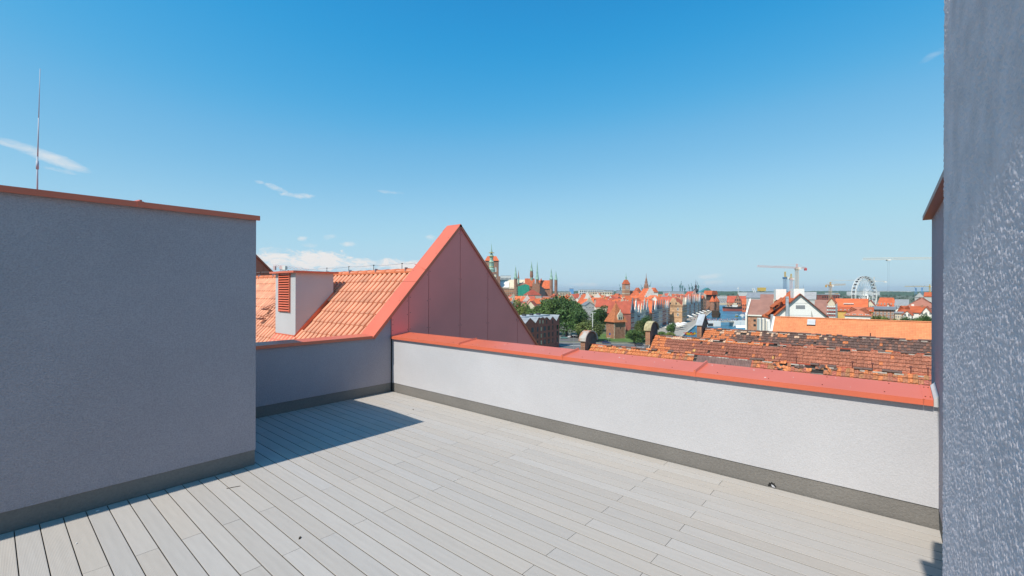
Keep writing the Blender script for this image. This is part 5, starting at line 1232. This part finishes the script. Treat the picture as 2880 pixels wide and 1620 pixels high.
# white parasols along the quay
pc = MB(); pc.lathe([(2.2, 2.35), (2.15, 2.55), (1.1, 2.95), (.05, 3.25)], (0, 0), 8); PCM = pc.mesh('canopy', WHITEP); PPM = MB().cone((0, 0, 0), (0, 0, 2.9), .05, .05, 6).mesh('pole', STEEL)
AW = mat('cream_canvas', (.70, .64, .52)); PCM2 = pc.mesh('canopy', AW)
def parasol(p, i, txt, grp, sc=1.0):
    t = thing('parasol', txt, 'parasol', p, YAW, grp); o = link('canopy', PCM if i % 3 else PCM2, t); link('pole', PPM, t); t.scale = (sc, sc, 1.0 + .1 * (sc - 1))
for i in range(9):
    x = 1880 + i * 5.5; D = 296 + (i % 3) * 13 + i * 2; parasol(cf(x, D), i, f'{GROUP_ORD[i]} from the left of the big white parasols in front of the gate building', 'parasols by the gate', 1.15)
for i in range(13):
    s_ = 170 + i * 15; parasol(qrow(s_, -4 - (i % 2) * 4), i, f'{GROUP_ORD[i]} parasol counting away along the far quay', 'parasols along the far quay', .95)
t = thing('market_awning', 'wide white market awning at the right end of the bridge', 'awning', cf(2086, 300), YAW)
MB().prism([(-5, -2.5, 2.2), (5, -2.5, 2.2), (4, 0, 3.6), (-4, 0, 3.6)], (0, .02, .1)).build('canopy', WHITEP, t); MB().prism([(-5, 2.5, 2.2), (5, 2.5, 2.2), (4, 0, 3.6), (-4, 0, 3.6)], (0, .02, .1)).build('canopy', WHITEP, t)
for sx in (-4.6, 4.6):
    for sy in (-2.3, 2.3): MB().cone((sx, sy, 0), (sx, sy, 2.3), .06, .06, 6).build('pole', STEEL, t)
# ------------------------------------------------------------------ boats
def hull(mb, L_, B, z0, z1, n=12, flare=1.15, bow=.28, stern=.85):
    vs = []; fs = []
    for i in range(n + 1):
        u = i / n; x = -L_ / 2 + u * L_; f = (stern + (1 - stern) * min(1, u / .25)) if u < 1 - bow else math.sqrt(max(0, 1 - ((u - (1 - bow)) / bow) ** 2))
        sh = .35 * (2 * u - 1) ** 2 * (z1 - z0) * .5
        for s_, z, k in ((-1, z0, 1), (1, z0, 1), (1, z1 + sh, flare), (-1, z1 + sh, flare)): vs.append((x + (.4 if k > 1 and u > .9 else 0), s_ * B / 2 * f * k * (.9 if k == 1 else 1) + 1e-3 * s_, z))
    for i in range(n):
        for j in range(4): fs.append((i * 4 + j, i * 4 + (j + 1) % 4, (i + 1) * 4 + (j + 1) % 4, (i + 1) * 4 + j))
    fs += [(3, 2, 1, 0), tuple(n * 4 + j for j in range(4))]
    mb.add(vs, fs); return mb
def ship():
    D = 590; t = thing('museum_ship', 'old steamship with black upper hull, red lower hull and white bridge moored at right', 'ship', cf(2066, D, .1), YAW + math.radians(160))
    L_ = wpx(2042, 2090, D) * 1.25
    lo = hull(MB(), L_, 8, 0, 3.0).build('lower_hull', mat('red_lead', (.45, .11, .08)), t); hull(MB(), L_ * 1.01, 8.9, 3.0, 5.6).build('upper_hull', IRON, t)
    MB().box(-L_ * .18, -3.2, 5.6, L_ * .10, 3.2, 8.2).build('deck_house', WHITEP, t); MB().box(-L_ * .08, -3.5, 8.2, L_ * .06, 3.5, 10.6).build('bridge_house', W_CREAM, t)
    MB().box(L_ * .055, -2.8, 9.2, L_ * .065, 2.8, 10.2).build('bridge_windows', GLASS, t); MB().cone((-L_ * .12, 0, 8.2), (-L_ * .13, 0, 13.5), 1.1, 1.0, 12).build('funnel', W_CREAM, t)
    for x in (-.32, .24): 
        m = MB().cone((x * L_, 0, 5.6), (x * L_, 0, 16), .2, .12, 6).build('mast', W_CREAM, t); MB().bar((x * L_, 0, 8), (x * L_ + 5, 0, 13), .2).build('derrick', W_CREAM, m)
    for x in (-.40, -.25, .18, .34): MB().box(x * L_ - 1.4, -1.8, 5.6, x * L_ + 1.4, 1.8, 6.4).build('hatch', W_GREYW, t)
ship()
def boat():
    D = 452; t = thing('white_motorboat', 'white motor yacht under way in the middle of the river', 'boat', cf(2088, D, .1), YAW + math.radians(-110)); hull(MB(), 11, 3.8, 0, 1.5, bow=.4).build('hull', WHITEP, t)
    MB().prism([(-2.5, -1.5, 1.5), (2.8, -1.5, 1.5), (1.4, -1.5, 3.0), (-2.5, -1.5, 3.0)], (0, 3.0, 0)).build('cabin', WHITEP, t); MB().prism([(2.0, -1.4, 2.1), (2.42, -1.4, 2.1), (1.7, -1.4, 2.8), (1.45, -1.4, 2.8)], (0, 2.8, 0)).build('windscreen', GLASS, t)
    MB().box(-2.3, -1.3, 3.0, .4, 1.3, 3.1).build('flybridge', WHITEP, t); MB().bar((-1.5, 0, 3.1), (-2.0, 0, 5.0), .1).build('mast', STEEL, t); MB().box(-5.2, -1.5, .9, -2.6, 1.5, 1.55).build('cockpit', W_CREAM, t)
    t = thing('yellow_boat', 'small yellow boat with passengers left of the white yacht', 'boat', cf(2072.5, 462, .1), YAW + math.radians(-120)); YE = mat('boat_yellow', (.60, .42, .05)); hull(MB(), 6.0, 2.6, 0, .9).build('hull', YE, t)
    for sx in (-1.6, 1.4): MB().bar((sx, -1, .8), (sx, -1, 2.4), .08).bar((sx, 1, .8), (sx, 1, 2.4), .08).build('frame', YE, t)
    MB().box(-2.0, -1.1, 2.4, 1.8, 1.1, 2.5).build('canopy', W_CREAM, t); MB().box(-2, -.8, .8, 1.5, .8, 1.1).build('bench', IRON, t)
    t = thing('galleon', 'dark wooden galleon-style tour boat moored at the left quay', 'ship', cf(2015, 455, .1), YAW + math.radians(60)); DW = mat('dark_wood', (.055, .035, .022), var=.2)
    hull(MB(), 24, 6.5, 0, 3.2, stern=.95).build('hull', DW, t); MB().box(-12, -3.1, 3.2, -6, 3.1, 7.0).build('stern_castle', DW, t); MB().box(7, -2.2, 3.2, 10.5, 2.2, 4.8).build('fore_castle', DW, t)
    for x, h in ((-6, 15), (1, 18), (8, 14)):
        m = MB().cone((x, 0, 3), (x, 0, h), .22, .1, 6).build('mast', DW, t)
        for z in (.55, .75, .9): MB().bar((x, -3.0 * (1.3 - z), h * z), (x, 3.0 * (1.3 - z), h * z), .14).build('yard', DW, m)
        for s_ in (-1, 1): MB().bar((x - .8, s_ * 3, 3.2), (x, 0, h * .9), .06).bar((x + .8, s_ * 3, 3.2), (x, 0, h * .9), .06).build('shroud', DW, m)
    MB().bar((11, 0, 3.6), (16, 0, 6.2), .2).build('bowsprit', DW, t)
    cl = [('red', (.55, .03, .03)), ('yellow', (.65, .48, .03)), ('orange', (.6, .2, .03))]
    for i, x in enumerate((1926, 1931, 1936, 1941, 1946, 1951)):
        nm, c = cl[(i * 2) % 3]; t = thing('pedal_boat', f'{GROUP_ORD[i]} from the left of the bright pedal boats, {nm}', 'boat', cf(x, 272 + (i % 2) * 4, .1), YAW + 1.2 + .2 * i, 'pedal boats at the near bank'); m = mat('plastic_' + nm, c, rough=.4)
        for s_ in (-.55, .55): hull(MB(), 3.2, .55, 0, .5).build('float', m, t).location.y = s_
        MB().box(-.9, -.7, .5, .7, .7, .65).build('seat', m, t); MB().prism([(-.9, -.7, .65), (-.7, -.7, .65), (-1.0, -.7, 1.35), (-1.15, -.7, 1.35)], (0, 1.4, 0)).build('backrest', m, t)
boat()
# ------------------------------------------------------------------ cars, lamps
def car(x, y, c, label, yaw):
    p = gp(x, y); t = thing('parked_car' if 'parked' in label else 'car', label, 'car', (p.x, p.y, GZ + .02), YAW + yaw); m = mat('car_' + str(c), c, rough=.25, spec=.6, var=.02)
    prof = [(-2.1, .35), (-2.15, .75), (-1.95, .95), (-1.35, 1.0), (1.15, .95), (1.95, .80), (2.12, .55), (2.08, .32)]
    b = MB(); b.prism([(u, -.85, z) for u, z in prof], (0, 1.7, 0)); b.build('body', m, t)
    MB().prism([(-1.75, -.74, .98), (1.0, -.74, .95), (.35, -.62, 1.42), (-1.15, -.62, 1.44)], (0, 1.36, 0)).build('cabin', GLASS, t); MB().prism([(-1.15, -.63, 1.40), (.38, -.63, 1.38), (.30, -.60, 1.47), (-1.05, -.60, 1.48)], (0, 1.26, 0)).build('roof', m, t)
    for sx in (-1.35, 1.3):
        for sy in (-.86, .68): w_ = MB().cone((sx, sy, .32), (sx, sy + .18, .32), .32, .32, 12).build('wheel', IRON, t); MB().cone((sx, sy - .01, .32), (sx, sy + .19, .32), .17, .17, 10).build('rim', STEEL, w_)
    for sy in (-.6, .6): MB().box(2.02, sy - .18, .60, 2.13, sy + .18, .74).build('headlight', WHITEP, t); MB().box(-2.17, sy - .18, .70, -2.1, sy + .18, .86).build('tail_light', mat('tail_red', (.4, .02, .02)), t)
    MB().box(2.08, -.3, .40, 2.14, .3, .50).build('number_plate', WHITEP, t)
car(1587, 953, (.18, .36, .33), 'pale teal parked car at the left end of the car park', .15)
car(1603, 949.5, (.65, .65, .64), 'white parked car beside the teal one', 1.2); car(1612, 949, (.03, .03, .035), 'black parked car between two white cars', 1.2); car(1621, 947, (.68, .68, .67), 'white parked car nearest the olive tree', 1.2)
car(1705, 966, (.03, .05, .14), 'dark blue car driving along the road below the brick tower', .05); car(1797, 973, (.06, .06, .065), 'dark car half hidden behind the second granary pillar', .05)
car(1914, 921, (.7, .7, .7), 'white van-like car near the parasols by the gate building', .6)
t = thing('floodlight_mast', 'tall slim white floodlight mast in front of the olive tree', 'lamp post', cf(1667, 232), YAW); h = hz(880, 232)
MB().cone((0, 0, 0), (0, 0, h), .22, .14, 8).build('pole', WHITEP, t)
for a_ in range(4): MB().bar((0, 0, h - .2), (1.3 * math.cos(a_ * 1.57), 1.3 * math.sin(a_ * 1.57), h), .12).build('arm', WHITEP, t); MB().box(1.3 * math.cos(a_ * 1.57) - .35, 1.3 * math.sin(a_ * 1.57) - .3, h - .1, 1.3 * math.cos(a_ * 1.57) + .35, 1.3 * math.sin(a_ * 1.57) + .3, h + .15).build('floodlight', W_GREYW, t)
for x, D, yt, lab in ((1614, 190, 944, 'pale street lamp rising behind the parapet, left of the rusty pillar'), (1712, 232, 951, 'short street lamp on the verge beside the blue car'), (1603, 240, 938, 'thin lamp post among the parked cars')):
    t = thing('street_lamp', lab, 'street lamp', cf(x, D), YAW); h = hz(yt, D); MB().cone((0, 0, 0), (0, 0, h), .09, .06, 6).build('pole', STEEL, t); MB().box(-.7, -.15, h, .7, .15, h + .12).build('lamp_head', WHITEP, t)
t = thing('road_sign', 'small blue road sign by the verge below the brick tower', 'sign', gp(1715, 956), YAW); MB().cone((0, 0, 0), (0, 0, 3.6), .06, .06, 6).build('pole', STEEL, t); MB().box(-.45, -.05, 2.7, .45, 0, 3.8).build('sign_plate', mat('sign_blue', (.03, .10, .35)), t)

# ================================================================== tower cranes, wheel, far harbour
def lattice(mb, a, b, w_, n, th=.18):
    a, b = Vector(a), Vector(b); d = (b - a).normalized(); u = Vector((0, 0, 1)).cross(d); u = u.normalized() if u.length > .1 else Vector((1, 0, 0)); v = d.cross(u); c = [(u * sx + v * sy) * w_ / 2 for sx, sy in ((-1, -1), (1, -1), (1, 1), (-1, 1))]
    for k in c: mb.bar(a + k, b + k, th)
    for i in range(n):
        p, q = a + (b - a) * i / n, a + (b - a) * (i + 1) / n
        for j in range(4): mb.bar(p + c[j], q + c[(j + 1) % 4], th * .7)
    return mb
def crane(label, x, D, y_top, y_jib, xl, xr, yl=None, yr=None, mastm=None, jibm=None, cw='l', apex=True, mw=2.0, yaw=0, th=.22, ballast=None):
    t = thing('tower_crane', label, 'crane', cf(x, D), YAW + yaw); k = D / FOC
    def H(y): return hz(y, D, x)
    zj = H(y_jib); mm = mastm; m = lattice(MB(), (0, 0, 0), (0, 0, zj - 1), mw, max(8, int(zj / 2.4)), th).build('mast', mm, t)
    MB().box(-mw * .7, -mw * .7, zj - 1.2, mw * .7, mw * .7, zj + .6).build('slewing_ring', mm, t); MB().box(mw * .5, -1.4 - mw * .5, zj - 1.5, mw * .5 + 1.6, .2, zj + .8).build('cab', WHITEP, t)
    XL, XR = (xl - x) * k, (xr - x) * k; zl, zr = H(yl or y_jib), H(yr or y_jib); long_, short_ = ((XL, zl), (XR, zr)) if cw == 'r' else ((XR, zr), (XL, zl))
    j = lattice(MB(), (0, 0, zj + .5), (long_[0], 0, long_[1] + .5), 1.3, max(8, int(abs(long_[0]) / 2.2)), th * .9).build('jib', jibm, t)
    if abs(short_[0]) > 1: 
        lattice(MB(), (0, 0, zj + .5), (short_[0], 0, short_[1] + .5), 1.2, max(4, int(abs(short_[0]) / 2.2)), th * .9).build('counter_jib', jibm, t)
        MB().box(short_[0] * .8, -.8, short_[1] - 2.0, short_[0], .8, short_[1] + .4).build('counterweight', ballast or jibm, t)
    if apex:
        zt = H(y_top); lattice(MB(), (0, 0, zj + .5), (0, 0, zt), 1.0, 4, th).build('apex', jibm, t)
        s_ = MB(); s_.bar((0, 0, zt), (long_[0] * .62, 0, zj + (long_[1] - zj) * .62 + 1.2), .12); s_.bar((0, 0, zt), (short_[0] * .9, 0, short_[1] + 1), .12); s_.build('tie_bar', jibm, t)
    return t
CR_W, CR_R, CR_Y, CR_B, CR_P, CR_O = mat('crane_white', (.72, .70, .68)), mat('crane_red', (.62, .10, .10)), mat('crane_yellow', (.62, .42, .10)), mat('crane_blue', (.06, .16, .30)), mat('crane_pink', (.70, .48, .46)), mat('crane_orange', (.60, .32, .06))
crane('red and white tower crane with long jib pointing left above the white building', 2241, 420, 742, 754.5, 2130, 2268, 750.5, 755, mat('crane_beige', (.62, .52, .42)), CR_P, 'r', ballast=CR_R, th=.3)
t = crane('blue-masted tower crane with yellow-white head, seen end on', 2208, 500, 764, 781, 2206, 2214, mastm=CR_B, jibm=CR_Y, cw='l', mw=2.6)
crane('short yellow tower crane between the blue one and the red-white one', 2225, 560, 770, 784, 2216, 2232, mastm=CR_P, jibm=CR_Y, cw='r', mw=2.2, ballast=CR_Y)
crane('orange tower crane left of the big wheel', 2335.5, 520, 793, 803, 2322, 2378, yr=801, mastm=mat('crane_tan', (.58, .40, .25)), jibm=CR_O, cw='l', ballast=CR_O)
crane('pale tower crane whose long jib passes behind the big wheel', 2458, 900, 779, 791, 2336, 2494, 789, 792, mastm=CR_W, jibm=mat('crane_pale', (.74, .66, .56)), cw='r', ballast=WHITEP)
crane('pale crane jib with hook reaching in from behind the dark side wall', 2700, 330, 700, 727, 2427, 2760, 731, 724, mastm=CR_W, jibm=mat('crane_cream', (.76, .74, .68)), cw='r', apex=False, mw=2.2, th=.34)
t = [o for o in COL.objects if o.get('label', '').startswith('pale crane jib with hook')][0]; k = 330 / FOC
tr = MB().box((2494 - 2700) * k, -1, hz(733.5, 330, 2497), (2503 - 2700) * k, 1, hz(730, 330, 2497)).build('trolley', WHITEP, t)
for x in (2496.5, 2500.5): MB().bar(((x - 2700) * k, 0, hz(732, 330, 2497)), ((x - 2700) * k, 0, hz(822, 330, 2497)), .07).build('cable', mat('cable_grey', (.3, .35, .4)), t)
crane('distant yellow crane beside the dark side wall', 2615, 1100, 800, 806, 2545, 2640, mastm=CR_Y, jibm=CR_Y, cw='r', th=.4)
crane('tiny far orange crane in front of the wooded hills', 2353, 600, 820, 828, 2347, 2358, mastm=CR_O, jibm=CR_O, cw='l', apex=False)
crane('lattice crane jib lying just above the ventilation chimney', 795, 260, 748, 752, 770, 868, 750, 762, mastm=CR_P, jibm=CR_P, cw='l', apex=False, th=.16)
def wheel():
    D = 452; x, yc, R = 2431, 831, 54 / FOC * 452; t = thing('ferris_wheel', 'big white ferris wheel with dark gondolas above the right-hand roofs', 'ferris wheel', cf(x, D), YAW + math.radians(25)); zc = hz(yc, D, x)
    dw = 3.4
    for s_ in (-1, 1):
        for rr in (R, R - 1.5):
            mb = MB(); n = 48
            for i in range(n): a, b = 2 * math.pi * i / n, 2 * math.pi * (i + 1) / n; mb.bar((math.cos(a) * rr, s_ * dw / 2, zc + math.sin(a) * rr), (math.cos(b) * rr, s_ * dw / 2, zc + math.sin(b) * rr), .34)
            rim = mb.build('rim', WHITEP, t)
        mb = MB(); n = 48
        for i in range(n): a = 2 * math.pi * i / n; b = a + math.pi / n * (1 if i % 2 else -1) * 2; mb.bar((math.cos(a) * R, s_ * dw / 2, zc + math.sin(a) * R), (math.cos(b) * (R - 1.5), s_ * dw / 2, zc + math.sin(b) * (R - 1.5)), .2)
        mb.build('rim_lacing', WHITEP, t)
        for i in range(24):
            a = 2 * math.pi * i / 24; MB().bar((0, s_ * dw / 2 * .5, zc), (math.cos(a) * (R - 1.4), s_ * dw / 2, zc + math.sin(a) * (R - 1.4)), .16).build('spoke', WHITEP, t)
        for sx in (-1, 1): MB().bar((sx * R * .55, s_ * 6.5, 0), (0, s_ * 3.0, zc), .7).build('support_leg', WHITEP, t)
    MB().cone((0, -3.4, zc), (0, 3.4, zc), .9, .9, 12).build('hub', WHITEP, t)
    gm = MB(); gm.box(-.85, -.8, -2.0, .85, .8, -.5); GM = gm.mesh('gondola', mat('gondola_dark', (.045, .045, .06), rough=.3)); rm_ = MB().box(-.95, -.9, -.5, .95, .9, -.25).box(-.95, -.9, -2.15, .95, .9, -2.0).mesh('gondola_roof', WHITEP)
    for i in range(30):
        a = 2 * math.pi * i / 30; g = link('gondola', GM, t, (math.cos(a) * (R - .4), 0, zc + math.sin(a) * (R - .4) + .9)); link('gondola_roof', rm_, g)
wheel()
# far harbour cranes and blocks along the horizon
FAR_W, FAR_B, FAR_G = mat('far_white', (.62, .62, .6), rand=.1), mat('far_blue', (.12, .30, .55), rand=.2), mat('far_grey', (.33, .35, .37), rand=.2)
HCR = mat('harbour_green', (.10, .20, .20), rand=.3)
def hcrane(x, yt, label, D=1900, m=HCR, wpx_=6):
    t = thing('harbour_crane', label, 'crane', cf(x, D), YAW); k = D / FOC; h = hz(yt, D, x); w_ = wpx_ * k / 2
    MB().bar((-w_ * .5, 0, 0), (-w_ * .15, 0, h * .62), 1.6).bar((w_ * .5, 0, 0), (w_ * .15, 0, h * .62), 1.6).bar((0, 0, h * .5), (0, 0, h * .78), 3.0).build('tower', m, t)
    MB().bar((0, 0, h * .66), (w_ * random.choice((-1, 1)) * 1.2, 0, h), 1.2).build('jib', m, t); MB().box(-3, -3, h * .6, 3, 3, h * .72).build('engine_house', m, t)
for i, (x, yt) in enumerate(((1745, 799), (1806, 800), (1828, 792), (1891, 797), (1913, 790), (1919, 794), (1926, 803), (1939, 799), (1947, 796), (1964, 792))): hcrane(x, yt, f'{GROUP_ORD[i]} from the left of the thin harbour cranes on the horizon', 1800 + 120 * (i % 4))
for i, (x, yt) in enumerate(((2576, 803), (2593, 802))): hcrane(x, yt, ('left' if i == 0 else 'right') + ' one of two pale blue container cranes at the far right horizon', 2600, FAR_B, 14)
def block(x0, x1, D, yt, m, label, cat='building', nm='far_block', win=None):
    t = thing(nm, label, cat, cf((x0 + x1) / 2, D), YAW); w_ = wpx(x0, x1, D); h = hz(yt, D, x0); MB().box(-w_ / 2, -10, 0, w_ / 2, 10, h).build('wall', m, t); MB().box(-w_ / 2 - .4, -10.4, h, w_ / 2 + .4, 10.4, h + 1.0).build('roof', FAR_G, t)
    if win:
        for i in range(win[0]):
            for j in range(win[1]): window(t, (i + .5) / win[0] * w_ - w_ / 2, -10.01, h - (j + 1) * win[2], w_ / win[0] * .55, win[2] * .6, 'y-', WIND)
block(1408, 1437, 1500, 776, FAR_W, 'white slab block with vertical windows behind the church nave', win=(8, 1, 16))
block(1572, 1602, 760, 822, W_CREAM, 'cream block with an orange attic right of the last green spire', win=(7, 2, 4))
block(1628, 1700, 1050, 815.5, FAR_W, 'long white block on the horizon above the baroque gable', win=(12, 2, 5))
block(1650, 1718, 900, 821, W_CREAM, 'long cream block in front of the white horizon block', win=(10, 1, 4))
block(1603, 1612, 1300, 812, FAR_B, 'small blue-grey block on the horizon right of the church')
block(1700, 1722, 980, 817, FAR_W, 'white block left of the orange brick church tower', win=(4, 2, 4))
block(1868, 1920, 1250, 820, FAR_G, 'long low grey shipyard hall behind the roofs')
block(1735, 1800, 1500, 817, FAR_G, 'grey low hall beside the orange brick church tower')
block(2385, 2470, 2400, 820, FAR_W, 'low pale block left behind the big wheel')
block(2470, 2560, 3000, 818.5, FAR_W, 'very long white harbour shed on the horizon right of the wheel')
block(2296, 2345, 560, 829, BRICKD, 'dark red brick block left of the orange crane', win=(8, 2, 4))
block(2330, 2348, 900, 824, FAR_W, 'small white block behind the dark red brick block')
block(2080, 2100, 1500, 822, FAR_W, 'white house group on the wooded slope above the ship')
t = thing('silo', 'yellow-headed cream silo tower behind the brown granary', 'silo', cf(2142, 640), YAW); MB().cone((0, 0, 0), (0, 0, hz(818, 640)), 3.2, 3.2, 14).build('shaft', W_CREAM, t); MB().box(-4, -4, hz(818, 640), 4, 4, hz(808, 640)).build('head', CR_Y, t)
t = thing('glass_pyramid', 'green glass sail roof behind the timber port crane', 'building', cf(1985, 900), YAW); MB().prism([(-14, -6, hz(822, 900)), (14, -6, hz(822, 900)), (2, -6, hz(809, 900))], (0, 14, 0)).build('glass_roof', mat('green_glass', (.08, .22, .20), rough=.2), t); MB().box(-14, -6, 0, 14, 8, hz(822, 900)).build('wall', FAR_G, t)
for i, dx in enumerate((0, 5)):
    t = thing('bridge_lift_leaf', ('left' if i == 0 else 'right') + ' of two raised white drawbridge arms beyond the granary', 'bridge', cf(2124 + dx, 520), YAW); k = 520 / FOC; MB().bar((4 * k, 0, hz(838, 520)), (-9 * k, 0, hz(811, 520)), 1.0).bar((4 * k, 0, 0), (4 * k, 0, hz(838, 520)), 1.2).build('arm', WHITEP, t)
t = thing('radio_mast', 'thin white mast on the far wooded ridge above the river', 'mast', cf(2076, 2200), YAW); MB().cone((0, 0, 0), (0, 0, hz(807, 2200)), 2.0, .6, 8).cone((0, 0, hz(812, 2200)), (0, 0, hz(809, 2200)), 3.5, 3.5, 8).build('shaft', WHITEP, t)
# wooded hills: one far mass
def hills():
    HL = mat('far_woods', (.035, .075, .035), var=.4, vscale=.01, color2=(.06, .10, .045))
    rng = np.random.default_rng(4); mb = MB(); n = 220
    for D, y0, amp, xa, xb in ((4200, 820.5, 2.0, 1300, 2800), (2700, 823.5, 3.0, 1960, 2800), (2300, 823, 2.5, 1300, 1960)):
        vs = []; fs = []
        for i in range(n + 1):
            x = xa + (xb - xa) * i / n; yy = y0 - amp * (.5 + .5 * math.sin(i * .09 + D) * math.sin(i * .031)) - rng.uniform(0, 1.1)
            for dd, yv in ((0, None), (60, yy + .6), (130, yy), (900, None)):
                p = CAMP + ray(x, HOR) * (D + dd); p.z = GZ if yv is None else GZ + max(1, hz(yv, D, x)); vs.append(p)
        for i in range(n):
            for j in range(3): fs.append((i * 4 + j, i * 4 + j + 1, (i + 1) * 4 + j + 1, (i + 1) * 4 + j))
        mb.add(vs, [f[::-1] for f in fs])
    o = mb.build('hills', HL); struct(o)
    me = crown_mesh(99, leaf_mat('far_leaf', (.045, .085, .035)), 14, 500, .12, .8)
    V = []; F = []; bv = [v.co for v in me.vertices]
    for i in range(420):
        x = rng.uniform(1990, 2640) if i % 3 else rng.uniform(1420, 1990); D = rng.uniform(900, 2200); r = rng.uniform(5, 9); p = cf(x, D); o_ = len(V); sub = rng.choice(500, 70, replace=False)
        for q in sub:
            b_ = len(V)
            for vi in me.polygons[int(q)].vertices: c = bv[vi]; V.append((p.x + c.x * r, p.y + c.y * r, p.z + r * .9 + c.z * r))
            F.append((b_, b_ + 1, b_ + 2, b_ + 3))
    m2 = bpy.data.meshes.new('far_wood'); m2.from_pydata(V, [], F); m2.materials.append(MATS['far_leaf']); o = link('far_wood', m2); tag(o, 'distant belt of trees in front of the hills', 'trees', kind='stuff')
hills()

# ================================================================== summer haze
mb = MB().box(-15900, -15900, GZ - 1, 15900, 15900, 100); hzm = bpy.data.materials.new('haze_air'); hzm.use_nodes = True; N_ = hzm.node_tree.nodes; N_.remove(N_['Principled BSDF'])
pv = N_.new('ShaderNodeVolumePrincipled'); pv.inputs['Density'].default_value = HAZE; pv.inputs['Color'].default_value = (.86, .92, 1.0, 1); pv.inputs['Anisotropy'].default_value = .2
hzm.node_tree.links.new(pv.outputs[0], N_['Material Output'].inputs['Volume'])
o = mb.build('haze', hzm); o['kind'] = 'stuff'; o['label'] = 'thin summer haze over the town'; o['category'] = 'haze'
